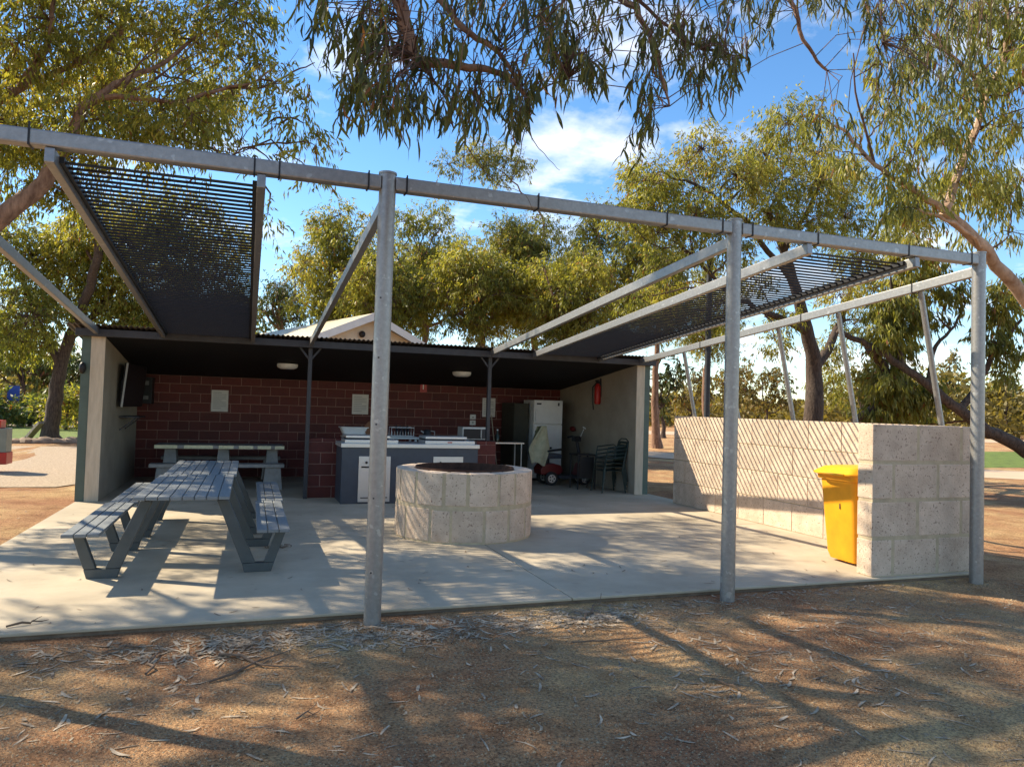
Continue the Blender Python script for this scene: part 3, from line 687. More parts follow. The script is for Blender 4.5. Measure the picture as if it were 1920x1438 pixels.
nb = len(vs); mb.add(vs+[(p[0], p[1]+.012, p[2]) for p in vs], fs+[tuple(nb+i for i in reversed(f)) for f in fs]); mb.build('side_fold', mat('olive_cloth', (.16, .17, .085), .9, 0, .2, 10), t, smooth=True)
# stacked chairs
def chair(loc, lab):
    t = thing('stacking_chair', loc, lab, 'chair', 'stacked dark green chairs'); x, y, z = loc
    for sy in (-1, 1):
        for xf, xt in ((-.24, -.20), (.27, .20)):
            mb = MB(); mb.tube([(x+xf, y+sy*.25, z), (x+xt, y+sy*.21, z+.43)], .014, 8); mb.build('leg', CHAIR, t)
        mb = MB(); mb.tube([(x+.20, y+sy*.22, z+.43), (x+.26, y+sy*.22, z+.66), (x+.20, y+sy*.24, z+.70), (x-.16, y+sy*.24, z+.66), (x-.20, y+sy*.22, z+.43)], .013, 8); mb.build('arm', CHAIR, t)
    mb = MB(); mb.box(x-.22, x+.22, y-.21, y+.21, z+.425, z+.44); st = mb.build('seat', CHAIR, t, bevel=.005)
    mb = MB(); mb.tube([(x+.21, y-.21, z+.43), (x+.30, y-.20, z+.78), (x+.31, y-.10, z+.83), (x+.31, y+.10, z+.83), (x+.30, y+.20, z+.78), (x+.21, y+.21, z+.43)], .014, 8); bk = mb.build('backrest', CHAIR, t)
    for k in range(5): zz = .52+k*.06; mb = MB(); mb.bar((x+.21+zz*.1, y-.19, z+zz), (x+.21+zz*.1, y+.19, z+zz), .012, .035); mb.build('back_slat', CHAIR, bk)
names = ['bottom dark green chair of the stack by the right wall', 'second dark green chair up in the stack by the right wall', 'third dark green chair up in the stack by the right wall', 'topmost dark green chair of the stack by the right wall']
for k in range(4): chair((6.76+.012*k, 13.22, .075*k), names[k])
t = thing('black_side_table', (6.48, 13.75, 0), 'small black table between the scooter and the stacked chairs', 'table')
mb = MB(); mb.box(6.28, 6.72, 13.62, 14.05, .68, .71); mb.build('top', BLACK, t, bevel=.005)
for x in (6.31, 6.69):
    for y in (13.65, 14.02): mb = MB(); mb.cyl((x, y), .016, 0, .68, 8); mb.build('leg', BLACK, t)
mb = MB(); mb.box(6.34, 6.66, 13.655, 13.665, .22, .66); mb.build('apron', BLACK, t)
t = thing('fire_extinguisher', (7.03, 14.3, 1.7), 'red fire extinguisher hung high on the cream right wall', 'extinguisher')
mb = MB(); mb.lathe((7.02, 14.3, 1.74), [(0, 0), (.06, 0), (.068, .03), (.068, .36), (.045, .42), (.02, .44)], 20); mb.build('cylinder', RED, t, smooth=True)
mb = MB(); mb.box(6.99, 7.05, 14.26, 14.34, 2.18, 2.22); mb.box(6.96, 7.04, 14.285, 14.315, 2.22, 2.26); mb.build('valve', BLACK, t, bevel=.004)
mb = MB(); mb.tube([(6.98, 14.29, 2.19), (6.94, 14.38, 2.1), (6.96, 14.40, 1.8), (6.97, 14.38, 1.62)], .014, 8); mb.build('hose', BLACK, t, smooth=True)
mb = MB(); mb.box(7.08, 7.098, 14.27, 14.33, 1.9, 2.30); mb.build('bracket', DARKST, t)
t = thing('red_cap', (6.96, 15.9, 1.2), 'small dark red cap hanging on the right wall near the fridge', 'cap')
p = onx(1075, 804, 7.06); mb = MB(); mb.ellipsoid((7.04, p.y, p.z), (.05, .12, .06), 14, 8); mb.build('crown', mat('dark_red_cloth', (.16, .02, .02), .8), t, smooth=True)
mb = MB(); mb.ellipsoid((7.03, p.y-.1, p.z-.03), (.04, .09, .012), 14, 6); mb.build('peak', mat('dark_red_cloth', (.16, .02, .02), .8), t, smooth=True)
# television on left wall
tv = thing('television', (-2.0, 14.5, 1.4), 'black wall mounted television on the left wall of the shelter', 'television')
X1 = Matrix.Translation((-1.93, 14.55, 1.80)) @ Matrix.Rotation(radians(-7), 4, 'Z') @ Matrix.Rotation(radians(5), 4, 'Y')
mb = MB(); mb.xf = X1; mb.box(-.03, .02, -.62, .62, -.37, .37); mb.build('casing', BLACK, tv, bevel=.008)
mb = MB(); mb.xf = X1; mb.box(.021, .026, -.60, .60, -.35, .35); mb.build('screen', mat('dark_screen', (.008, .008, .010), .45), tv)
mb = MB(); mb.xf = X1; mb.box(.0, .029, -.63, -.6215, -.375, .375); mb.build('edge_trim', STAIN, tv)
mb = MB(); mb.box(-2.118, -1.95, 14.4, 14.7, 1.7, 1.9); mb.build('bracket', DARKST, tv)
t = thing('wall_shelf', (-2.1, 14.7, 1.25), 'small dark bracket shelf below the television', 'shelf')
mb = MB(); mb.box(-2.117, -1.80, 14.3, 15.1, 1.24, 1.265); mb.build('board', DARKST, t)
for y in (14.4, 15.0): mb = MB(); mb.bar((-2.11, y, 1.02), (-1.86, y, 1.235), .02, .02); mb.build('bracket', DARKST, t)
t = thing('box_on_wall', (-1.75, 16.3, 1.3), 'black cabinet with pale panels in the back left corner', 'cabinet')
p, q = ony(247, 706, 16.1), ony(284, 757, 16.1)
mb = MB(); mb.box(XL+.003, q.x, 16.1, 16.48, q.z, p.z); mb.build('body', BLACK, t, bevel=.006)
for f0, f1 in ((.14, .30), (.70, .84)):
    mb = MB(); mb.box(p.x+.1, q.x-.06, 16.092, 16.099, p.z-(p.z-q.z)*f1, p.z-(p.z-q.z)*f0); mb.build('panel', mat('dull_grey_panel', (.16, .16, .16), .6), t)

# ================================================================== BEYOND THE SHELTER
hs = thing('gabled_building', (2.5, 26, 0), 'cream building with a pale gabled roof behind the shelter', 'building')
pk = ony(703, 588, 22); rd = Vector((-.31, .95, 0)).normalized(); gd = Vector((.95, .31, 0)).normalized(); hw, dp = 3.4, 12.0; slope = .44
CREAMW = mat('cream_wall', (.62, .54, .42), .8, 0, .06, 3); RF = mat('pale_roof_steel', (.62, .54, .38), .45, .2, .08, 3)
base = Vector((pk.x, pk.y, 0)); e = hw*slope
g = [base-gd*(hw-.3)+rd*.35, base+gd*(hw-.3)+rd*.35]
A = [Vector((g[0].x, g[0].y, GZ)), Vector((g[1].x, g[1].y, GZ)), Vector((g[1].x, g[1].y, pk.z-e+.05)), Vector((pk.x+rd.x*.35, pk.y+rd.y*.35, pk.z-.12)), Vector((g[0].x, g[0].y, pk.z-e+.05))]
mb = MB(); mb.prism(A, None, rd*(dp-.6)); mb.build('wall', CREAMW, hs)
for s_ in (-1, 1):
    a = pk; b = pk+gd*s_*hw-Vector((0, 0, e)); mb = MB()
    mb.prism([a+Vector((0, 0, .02)), b+Vector((0, 0, .02)), b-Vector((0, 0, .05)), a-Vector((0, 0, .05))], None, rd*dp); ro = mb.build('roof', RF, hs)
    mb = MB(); o = -rd*.03; mb.prism([a+o+Vector((0, 0, .03)), b+o+Vector((0, 0, .03)), b+o-Vector((0, 0, .2)), a+o-Vector((0, 0, .2))], None, rd*.028); mb.build('bargeboard', WHITE, ro)
mb = MB(); c = pk+rd*.28-Vector((0, 0, .62))-gd*.25; mb.ellipsoid(c, (.1, .1, .1)); mb.build('flood_light', BLACK, hs, smooth=True)
t = thing('lamp_post', (10.9, 16, GZ), 'tall dark pole rising behind the right shade panel', 'lamp post')
mb = MB(); mb.cyl((10.93, 16), .075, GZ-.1, 5.78, 16); mb.build('pole', DARKST, t, smooth=True)
mb = MB(); mb.cyl((10.93, 16), .085, 5.78, 5.83, 16); mb.build('cap', DARKST, t)
mb = MB(); mb.cyl((10.93, 16), .16, GZ-.02, .02, 16); mb.build('base_plate', DARKST, t)
# left edge box
p = onz(0, 880, 0); bx_, by_ = p.x-.18, p.y
t = thing('hose_cabinet', (bx_, by_, GZ), 'grey and red box with a black hose loop at the left edge', 'cabinet')
sc_ = by_/F
z_a, z_b, z_c, z_d = [H-(yy-733)*sc_*1.05 for yy in (774, 786, 822, 840)]
mb = MB(); mb.box(bx_-.3, bx_+.32, by_-.2, by_+.2, z_c, z_b); mb.build('body', mat('grey_green_metal', (.20, .22, .19), .5), t, bevel=.01)
mb = MB(); mb.box(bx_-.3, bx_+.20, by_-.18, by_+.18, z_b+.002, z_a); mb.build('lid', RED, t, bevel=.01)
mb = MB(); mb.box(bx_-.3, bx_+.34, by_-.22, by_+.22, z_d, z_c-.002); mb.build('base', RED, t, bevel=.01)
for sx in (-.25, .1): mb = MB(); mb.cyl((bx_+sx, by_), .03, GZ, z_d, 10); mb.build('leg', DARKST, t)
mb = MB(); mb.tube([(bx_+.2, by_-.24, z_d+.02), (bx_+.21, by_-.24, z_d-.15), (bx_+.12, by_-.24, z_d-.27), (bx_-.1, by_-.24, z_d-.25)], .02, 8); mb.build('hose', BLACK, t, smooth=True)
p = ony(25, 738, 44); t = thing('blue_sign', (p.x, p.y, GZ), 'small blue sign on a post in the garden beyond the lawn', 'sign')
mb = MB(); mb.box(p.x-.27, p.x+.27, p.y, p.y+.03, p.z-.35, p.z+.4); mb.build('panel', mat('blue_sign_paint', (.03, .07, .35), .5), t)
for sx in (-.24, .24): mb = MB(); mb.cyl((p.x+sx, p.y+.05), .03, GZ, p.z+.4, 8); mb.build('post', GALVD, t)
words = ['first', 'second', 'third', 'fourth', 'fifth', 'sixth', 'seventh', 'eighth', 'ninth']
for k, px in enumerate((28, 48, 68, 86, 104, 120, 136)):
    p = onz(px, 831, GZ); t = MB(); t.ellipsoid((p.x, p.y, GZ+.04), (random.uniform(.22, .38), .3, random.uniform(.10, .2)), 9, 6, .12)
    tag(t.build('edging_rock', ROCK, None, smooth=True, origin=(p.x, p.y, GZ)), 'brown garden edging rock, %s from the left photo edge before the lawn' % words[k], 'rock', 'rocks edging the lawn')

# ================================================================== TREES
def leaves(P, D, L, Wd, tint, near=False, bend=.12):
    """P base points, D unit directions, L lengths, Wd half widths -> verts, faces, tints"""
    n = len(P); R = RNG.normal(size=(n, 3)); s = np.cross(D, R); s /= np.linalg.norm(s, axis=1, keepdims=True)+1e-9
    L = L[:, None]; Wd = Wd[:, None]; b = np.cross(D, s)*bend*L
    if not near:
        V = np.stack([P, P+D*L*.42+s*Wd+b*.5, P+D*L+b*-.2, P+D*L*.42-s*Wd+b*.5], 1).reshape(-1, 3)
        i = np.arange(n)*4; Fq = np.stack([i, i+1, i+2, i+3], 1); return V, Fq, np.repeat(tint, 4)
    c = s*(RNG.uniform(-.10, .10, (n, 1))*L)
    pts = [P]
    for t_, wf in ((.22, .75), (.5, 1.0), (.78, .62)):
        m = P+D*L*t_+c*sin(pi*t_)*1.6+b*sin(pi*t_); pts += [m+s*Wd*wf, m-s*Wd*wf]
    pts.append(P+D*L)
    V = np.stack(pts, 1).reshape(-1, 3); i = np.arange(n)*8
    Fq = np.concatenate([np.stack(q, 1) for q in ((i, i+2, i+1, i), (i+1, i+2, i+4, i+3), (i+3, i+4, i+6, i+5), (i+5, i+6, i+7, i+5))])
    return V, Fq, np.repeat(tint, 8)
def quads_to_mesh(name, V, Fq, m, tint):
    # drop degenerate corners: triangles are written as real triangles
    deg = Fq[:, 0] == Fq[:, 3]; tri = Fq[deg][:, :3]; quad = Fq[~deg]
    if not deg.any(): return fast_mesh(name, V, Fq, m, tint)
    me = bpy.data.meshes.new(name); me.vertices.add(len(V)); me.vertices.foreach_set('co', np.asarray(V, np.float32).ravel())
    loops = np.concatenate([quad.ravel(), tri.ravel()]).astype(np.int32); me.loops.add(len(loops)); me.loops.foreach_set('vertex_index', loops)
    st = np.concatenate([np.arange(len(quad))*4, len(quad)*4+np.arange(len(tri))*3]).astype(np.int32)
    # triangles degenerate end: third index may repeat for tips
    me.polygons.add(len(st)); me.polygons.foreach_set('loop_start', st); me.update(calc_edges=True)
    a = me.attributes.new('tint', 'FLOAT', 'POINT'); a.data.foreach_set('value', np.asarray(tint, np.float32)); me.materials.append(m); return me
def unit(a): return a/(np.linalg.norm(a, axis=-1, keepdims=True)+1e-9)
def sprays(centers, radii, nspray, nleaf, L, Wd, droop=.9, spray_len=.35, flat=.75, clump_tint=.22):
    P = []; D = []; T = []; tw = []
    for c, r in zip(centers, radii):
        k = max(3, int(nspray*(r**2)/.36)); q = unit(RNG.normal(size=(k, 3)))*(RNG.uniform(.15, 1, (k, 1))**.45)*r; q[:, 2] *= flat
        sc = np.array(c)+q; ax = unit(q*1.0/r+RNG.normal(size=(k, 3))*.55+np.array([0, 0, -.35]))
        t = RNG.uniform(0, 1, (k, nleaf, 1)); sl = spray_len*RNG.uniform(.6, 1.3, (k, 1, 1))
        p = sc[:, None]+ax[:, None]*t*sl+RNG.normal(size=(k, nleaf, 3))*.03
        d = unit(ax[:, None]*.55+np.array([0, 0, -droop])+RNG.normal(size=(k, nleaf, 3))*.42)
        tb = RNG.uniform(.15, .75)+RNG.normal(size=(k, 1))*.10
        P.append(p.reshape(-1, 3)); D.append(d.reshape(-1, 3)); T.append((tb+RNG.normal(size=(k, nleaf))*clump_tint).ravel())
        tw += [(np.array(c), a, a+b*spray_len) for a, b in zip(sc[:max(2, k//4)], ax)]
    P = np.concatenate(P); D = np.concatenate(D); T = np.clip(np.concatenate(T), 0, .93)
    T[RNG.uniform(size=len(T)) < .025] = 1
    n = len(P); return P, D, L*RNG.uniform(.65, 1.25, n), Wd*RNG.uniform(.7, 1.25, n), T, tw
def wob(pts, k=4, amp=.06):
    pts = [np.array(p, float) for p in pts]; o = []
    for i in range(len(pts)-1):
        p0 = pts[max(i-1, 0)]; p1 = pts[i]; p2 = pts[i+1]; p3 = pts[min(i+2, len(pts)-1)]
        for j in range(k):
            t = j/k; q = .5*((2*p1)+(-p0+p2)*t+(2*p0-5*p1+4*p2-p3)*t*t+(-p0+3*p1-3*p2+p3)*t**3)
            o.append(q+(RNG.normal(size=3)*amp*np.linalg.norm(p2-p1)*.3 if (i or j) else 0))
    o.append(pts[-1]); return o
def tree(name, label, base, limbs, centers, radii, leafm, bark, L=.16, Wd=.022, nspray=22, nleaf=9, twig_r=.012, group=None, spray_len=.35, near=False, droop=.9, flat=.75, extra=None):
    t = thing(name, base, label, 'tree', group)
    allp = []
    for i, (pts, r0, r1) in enumerate(limbs):
        w = wob(pts); n = len(w); rr = [r0+(r1-r0)*(k/(n-1))**.8 for k in range(n)]
        if i == 0: rr[0] *= 1.35; rr[1] *= 1.1
        mb = MB(); mb.tube(w, rr, 12 if r0 > .08 else 7); mb.build('trunk' if i == 0 else 'limb', bark if r0 > .03 else TWIG, t, smooth=True)
        allp += [(p, q) for p, q in zip(w, rr)]
    ap = np.array([p for p, _ in allp]); ar = np.array([q for _, q in allp])
    P, D, LL, WW, T, tw = sprays(centers, radii, nspray, nleaf, L, Wd, droop, spray_len, flat)
    mb = MB()
    for c, r in zip(centers, radii):           # branchlet from the nearest lower limb point to each clump
        c = np.array(c); dd = np.linalg.norm(ap-c, axis=1)+np.maximum(0, ap[:, 2]-c[2])*1.5; k = int(dd.argmin()); a = ap[k]
        mid = (a+c)/2+RNG.normal(size=3)*.12*np.linalg.norm(c-a)+np.array([0, 0, .05])
        mb.tube(wob([a, mid, c], 3, .15), [min(ar[k]*.7, twig_r*2.6)]*2+[twig_r*1.6]*3+[twig_r]*2, 5, False)
    for c, a, b in tw:
        mb.tube([c, (c+a)/2+RNG.normal(size=3)*.04, a, b], [twig_r*.8, twig_r*.6, twig_r*.5, twig_r*.2], 3, False)
    mb.build('branchlets', TWIG, t)['kind'] = 'stuff'
    V, Fq, tt = leaves(P, D, LL, WW, T, near)
    link('crown', quads_to_mesh('crown', V, Fq, leafm, tt), t, 'stuff')
    return t
def ell(c, r, n, smin=.35, smax=.8, shell=.45, zmin=None):
    C = []; R = []
    while len(C) < n:
        v = RNG.normal(size=3); v /= np.linalg.norm(v); v *= RNG.uniform(shell, 1)**.7
        p = np.array(c)+v*np.array(r)
        if zmin and p[2] < zmin: continue
        C.append(p); R.append(RNG.uniform(smin, smax))
    return C, R
def pc(lst, jitter=.25):               # clumps from (px,py,Y,r)
    return [np.array(ony(a, b, Y))+RNG.normal(size=3)*np.array([.05, jitter, .05]) for a, b, Y, r in lst], [r for *_, r in lst]
def V3(px, py, Y): return tuple(ony(px, py, Y))

# --- big gum off the left edge, crown in the upper left and over the slab
fork = V3(150, 205, 10.2)
limbs = [([(-5.6, 10.4, GZ-.1), (-4.9, 10.3, 1.6), (-3.9, 10.2, 2.8), V3(0, 412, 10.2), V3(100, 312, 10.2), fork], .19, .065),
         ([fork, V3(185, 180, 10.2), V3(255, 140, 10.3), V3(300, 125, 10.4), V3(360, 75, 10.5), V3(420, 40, 10.6)], .055, .015),
         ([fork, V3(200, 183, 10.1), V3(270, 186, 9.9), V3(340, 193, 9.8), V3(400, 170, 9.7), V3(465, 158, 9.6), V3(520, 120, 9.5)], .045, .010),
         ([V3(340, 193, 9.8), V3(430, 165, 9.7), V3(490, 165, 9.6), V3(550, 135, 9.6), V3(590, 118, 9.6)], .03, .006),
         ([V3(0, 412, 10.2), V3(-60, 330, 10.4), V3(-30, 220, 10.6), V3(40, 165, 10.7), V3(140, 120, 10.8), V3(230, 60, 10.9)], .085, .025),
         ([V3(140, 120, 10.8), V3(215, 70, 11), V3(245, 0, 11.2), V3(260, -80, 11.4)], .06, .03),
         ([V3(40, 165, 10.7), V3(75, 110, 10.7), V3(95, 70, 10.7), V3(100, 10, 10.7), V3(115, -60, 10.8)], .06, .02),
         ([(-3.9, 10.2, 2.8), (-4.6, 9.6, 4.5), (-4.8, 8.8, 6.2), (-4.0, 8.0, 7.6)], .035, .012),
         ([(-4.6, 9.6, 4.5), (-6.0, 10.5, 6.0), (-6.8, 11.6, 7.6)], .04, .012),
         ([(-4.9, 10.3, 1.6), (-4.8, 11.6, 3.6), (-4.6, 13.0, 5.2), (-4.2, 14.2, 6.4)], .05, .015)]
for (xa, ya), (xm, ym), (xb, yb), r_k in (((215, 165), (250, 130), (300, 90), .018), ((240, 178), (300, 140), (370, 100), .016), ((262, 185), (320, 150), (395, 105), .014), ((230, 172), (262, 120), (300, 70), .014), ((300, 190), (350, 150), (410, 118), .012), ((250, 185), (330, 118), (385, 62), .012),
                                         ((430, 165), (470, 130), (500, 95), .008), ((450, 165), (500, 160), (545, 175), .008), ((500, 160), (540, 150), (575, 130), .006), ((520, 145), (545, 115), (560, 92), .005), ((440, 290), (455, 250), (435, 215), .009), ((450, 270), (470, 238), (495, 236), .007)):
    limbs.append(([V3(xa, ya, 9.9), V3(xm, ym, 9.8), V3(xb, yb, 9.7)], r_k, r_k*.35))
vis = [(30, 60, 10.8, .5), (100, 40, 10.8, .55), (20, 150, 10.6, .5), (60, 230, 10.6, .45), (180, 30, 11, .5), (260, 20, 11, .55), (330, 40, 10.6, .5), (400, 20, 10.6, .5), (460, 20, 10.4, .5),
       (470, 70, 10.2, .42), (440, 105, 10.1, .35), (490, 110, 9.8, .28), (380, 80, 10.5, .35), (150, 110, 10.8, .45), (220, 90, 10.8, .35), (60, 110, 10.7, .4),
       (170, 235, 10.2, .42), (230, 225, 10.2, .42), (300, 225, 10.2, .45), (360, 240, 10.1, .42), (400, 265, 10, .3), (250, 262, 10.3, .42), (330, 268, 10.2, .4), (130, 250, 10.5, .42),
       (440, 190, 9.9, .3), (500, 185, 9.7, .28), (540, 215, 9.6, .26), (555, 250, 9.6, .22), (570, 285, 9.6, .2), (590, 330, 9.6, .18), (560, 180, 9.6, .2), (365, 140, 10.1, .22),
       (20, 300, 10.8, .5), (70, 350, 11, .4), (130, 360, 11, .35), (30, 250, 10.8, .5), (150, 395, 11.2, .3), (500, 380, 10, .18), (510, 330, 9.9, .16), (120, 300, 10.8, .35)]
C1, R1 = pc(vis)
C2, R2 = ell((-3.7, 9.6, 8.5), (3.4, 3.8, 1.8), 52, .4, .75)
C3, R3 = ell((-5.3, 12.6, 6.2), (2.2, 2.8, 1.7), 22, .4, .75)
C4, R4 = ell((-4.6, 7.4, 6.8), (2.4, 2.8, 1.5), 30, .35, .7)
C7, R7 = ell((-6.7, 9.6, 7.2), (2.0, 2.3, 1.2), 13, .35, .6)
C6, R6 = ell((-2.0, 13.8, 7.1), (2.3, 1.7, 1.5), 30, .28, .5, .2)
limbs.append(([(-4.6, 13.0, 5.2), (-3.4, 13.6, 6.2), (-2.2, 13.9, 6.8), (-.8, 14.0, 7.2)], .05, .012))
tree('gum_tree', 'large gum tree leaning in from the left edge over the pergola', (-5.6, 10.4, GZ), limbs, C1+C2+C3+C4+C6+C7, R1+R2+R3+R4+R6+R7, L_YEL, BARKR, L=.115, Wd=.0135, nspray=84, nleaf=12, near=False, twig_r=.008)

# --- tree with the leaning trunk beyond the gravel
b = onz(95, 826, GZ); Y = b.y
limbs = [([tuple(b), V3(100, 760, Y), V3(112, 690, Y), V3(132, 630, Y), V3(160, 560, Y-1), V3(185, 480, Y-2), V3(180, 420, Y-2)], .29, .12),
         ([V3(132, 630, Y), V3(170, 600, Y), V3(215, 540, Y), V3(240, 500, Y)], .18, .06), ([V3(112, 690, Y), V3(70, 600, Y), V3(40, 520, Y)], .15, .05)]
C, R = pc([(60, 480, Y, 1.2), (20, 550, Y, 1.3), (60, 600, Y-1, 1.2), (110, 560, Y, 1.1), (150, 520, Y, 1.1), (190, 470, Y-1, 1.1), (220, 540, Y, 1.2), (260, 580, Y, 1.0), (170, 420, Y-2, 1.0), (130, 450, Y-1, .9), (230, 450, Y-1, 1.2), (200, 590, Y, .9), (20, 640, Y, 1.0), (90, 650, Y+1, .7), (240, 600, Y, .9),
           (300, 520, Y, 1.2), (340, 470, Y, 1.3), (300, 430, Y, 1.2), (390, 520, Y, 1.2), (350, 580, Y, 1.2), (420, 450, Y, 1.1), (420, 580, Y, 1.1), (260, 400, Y, 1.1), (350, 390, Y, 1.0), (140, 480, Y, 1.0), (280, 600, Y, 1.0), (10, 450, Y, 1.2)])
tree('gum_tree', 'gum tree with a dark leaning trunk beside the lawn beyond the shelter', tuple(b), limbs, C, R, L_YEL, BARKD, L=.17, Wd=.024, nspray=64, nleaf=12, twig_r=.02, spray_len=.5)
pl = MB(); a = onz(50, 824, GZ); pl.bar(a, Vector(V3(78, 792, Y-.2)), .22, .1); tag(pl.build('prop_timber', BARKG, None), 'short timber prop leaning against the dark tree trunk', 'timber')

# --- trees behind the shelter
def bgtree(px, Y, top, spread, label, lm, n=16, base_px=None, low=650, grp='bushy gum trees behind the shelter', tuft=None):
    b = ony(base_px or px, 740, Y); bz = (b.x, b.y, GZ); zt_ = ony(px, top, Y).z; zl = ony(px, low, Y).z; s = spread*Y/F*1.06
    c = np.array([ony(px, (top+low)/2, Y).x, Y, (zt_+zl)/2]); r = (s, s*.8, (zt_-zl)/2)
    n = int(n*1.7); C, R = ell(c, np.array(r)*.98, n, .32*s/3, .72*s/3+.1, .2)
    tips = [C[i] for i in range(0, n, max(1, n//5))]
    fk = c-np.array([0, 0, r[2]*.75]); limbs = [([bz, (bz[0]+RNG.uniform(-.3, .3), Y, fk[2]*.5), tuple(fk), tuple(c)], .22, .07)]
    for q in tips: limbs.append(([tuple(fk), tuple((fk+q)/2+RNG.normal(size=3)*.3), tuple(q)], .08, .02))
    if tuft:
        C2_, R2_ = pc(tuft, .4); C = C+C2_; R = R+R2_; limbs.append(([tuple(c), V3(1020, 420, Y), V3(985, 370, Y), V3(950, 330, Y), V3(900, 295, Y)], .07, .015))
    return tree('gum_tree', label, bz, limbs, C, R, lm, BARKR, L=.15, Wd=.020, nspray=84, nleaf=13, twig_r=.014, spray_len=.5, group=grp, flat=.85)
bgtree(640, 27, 400, 100, 'bushy olive gum tree just left of the gabled roof peak', L_YEL, 30)
bgtree(800, 29, 392, 110, 'broad bushy gum tree right of the front pergola post', L_YEL, 34)
bgtree(740, 25, 470, 95, 'lower yellow green gum tree behind the gabled roof', L_YEL, 26)
bgtree(905, 24, 455, 105, 'rounded gum tree above the middle of the shelter roof', L_YEL, 30)
bgtree(1000, 30, 385, 115, 'tall olive gum tree above the right half of the shelter roof', L_OLIVE, 34, tuft=[(850, 300, 30, .5), (880, 288, 30, .55), (915, 290, 30, .6), (950, 300, 30, .6), (980, 310, 30, .45), (900, 318, 30, .5), (940, 330, 30, .4)])
bgtree(1060, 23, 455, 115, 'leafy gum tree behind the nearer end of the right rafters', L_YEL, 32)
bgtree(1150, 27, 350, 105, 'gum tree whose top shows above the beam near the middle', L_YEL, 28, low=620)
bgtree(1235, 30, 430, 90, 'feathery gum tree rising behind the right end of the shelter roof', L_OLIVE, 24, low=640)
bgtree(1330, 34, 470, 90, 'feathery gum tree behind the dark pole and right shade panel', L_YEL, 20, low=680)
bgtree(530, 34, 505, 60, 'small dark gum tree between the left shade panel and the gable', L_DARK, 12, low=640)

# --- right tree B, crown above the right shade panel
b = ony(1528, 800, 16.5); b = (b.x, b.y, GZ)
limbs = [([b, V3(1525, 760, 16.5), V3(1528, 690, 16.5), V3(1512, 620, 16.4), V3(1490, 540, 16.3), V3(1470, 470, 16.2), V3(1440, 400, 16)], .30, .08),
         ([V3(1528, 690, 16.5), V3(1560, 640, 16.8), V3(1590, 560, 17), V3(1620, 470, 17)], .16, .05),
         ([V3(1512, 620, 16.4), V3(1450, 590, 16), V3(1380, 560, 15.6), V3(1300, 480, 15.2)], .12, .03),
         ([V3(1490, 540, 16.3), V3(1420, 440, 15.8), V3(1330, 360, 15.5), V3(1250, 330, 15.5)], .10, .02),
         ([V3(1470, 470, 16.2), V3(1520, 380, 16.2), V3(1560, 300, 16.2)], .09, .02), ([V3(1620, 470, 17), V3(1660, 400, 17), V3(1690, 350, 17)], .06, .02)]
cl = [(1215, 345, 15.5, .55), (1265, 305, 15.6, .6), (1330, 275, 15.8, .65), (1400, 265, 16, .7), (1470, 262, 16, .7), (1540, 280, 16, .7), (1240, 385, 15.4, .5), (1300, 350, 15.5, .7), (1370, 335, 15.6, .75), (1450, 330, 16, .75), (1530, 350, 16, .75),
      (1600, 330, 16.5, .7), (1190, 395, 15.5, .45), (1290, 410, 15.4, .6), (1350, 400, 15.5, .65), (1430, 400, 15.8, .7), (1500, 420, 16, .7), (1580, 410, 16.4, .7), (1650, 400, 17, .7), (1240, 440, 15.4, .45), (1300, 470, 15.3, .45), (1370, 470, 15.5, .5), (1590, 480, 17, .65),
      (1660, 470, 17, .65), (1220, 500, 15.6, .45), (1290, 540, 15.4, .5), (1640, 540, 17, .6), (1690, 430, 17, .6), (1420, 520, 16, .45), (1470, 580, 16.3, .4), (1560, 560, 17, .5), (1180, 560, 15.8, .4), (1240, 590, 15.6, .45), (1370, 600, 15.6, .35),
      (1420, 650, 16, .35), (1600, 610, 17, .5), (1560, 660, 17, .45), (1570, 730, 17, .5), (1590, 690, 17, .4)]
C, R = pc(cl, .5)
tree('gum_tree', 'big gum tree with a dark forked trunk behind the limestone wall', b, limbs, C, R, L_YEL, BARKD, L=.135, Wd=.016, nspray=120, nleaf=13, twig_r=.012, spray_len=.42)

# --- dense hanging foliage tree, low limbs behind the wall at right
b = (16.5, 10.5, GZ)
limbs = [([b, (15.6, 10.7, .6), V3(1925, 845, 11.0), V3(1850, 808, 11.2), V3(1800, 770, 11.4), V3(1740, 722, 11.6), V3(1690, 685, 11.8), V3(1630, 650, 12), V3(1570, 620, 12.2)], .19, .05),
         ([V3(1800, 770, 11.4), V3(1835, 720, 11.4), V3(1865, 660, 11.2), V3(1915, 600, 11)], .09, .03), ([V3(1740, 722, 11.6), V3(1755, 650, 11.6), V3(1790, 610, 11.5), V3(1815, 560, 11.4)], .06, .015),
         ([V3(1630, 650, 12), V3(1660, 700, 12.4), V3(1640, 760, 12.5), V3(1600, 790, 12.6)], .10, .08), ([V3(1690, 685, 11.8), V3(1680, 600, 12), V3(1670, 520, 12)], .07, .02)]
cl = [(1660, 570, 12, .32), (1690, 600, 12, .32), (1650, 620, 12.1, .32), (1700, 650, 12.2, .3), (1680, 700, 12.3, .36), (1720, 740, 12.3, .34), (1650, 730, 12.4, .36), (1690, 760, 12.5, .36), (1640, 770, 12.5, .3), (1730, 780, 12.6, .32), (1740, 590, 11.9, .22), (1700, 530, 12, .3), (1740, 540, 12, .2),
      (1790, 560, 11.5, .22), (1860, 640, 11.2, .25), (1890, 600, 11.1, .25), (1905, 660, 11.0, .2), (1870, 560, 11.2, .25), (1910, 540, 11, .25), (1760, 500, 11.8, .25), (1880, 690, 11.2, .15), (1690, 470, 12, .32)]
C, R = pc(cl, .2)
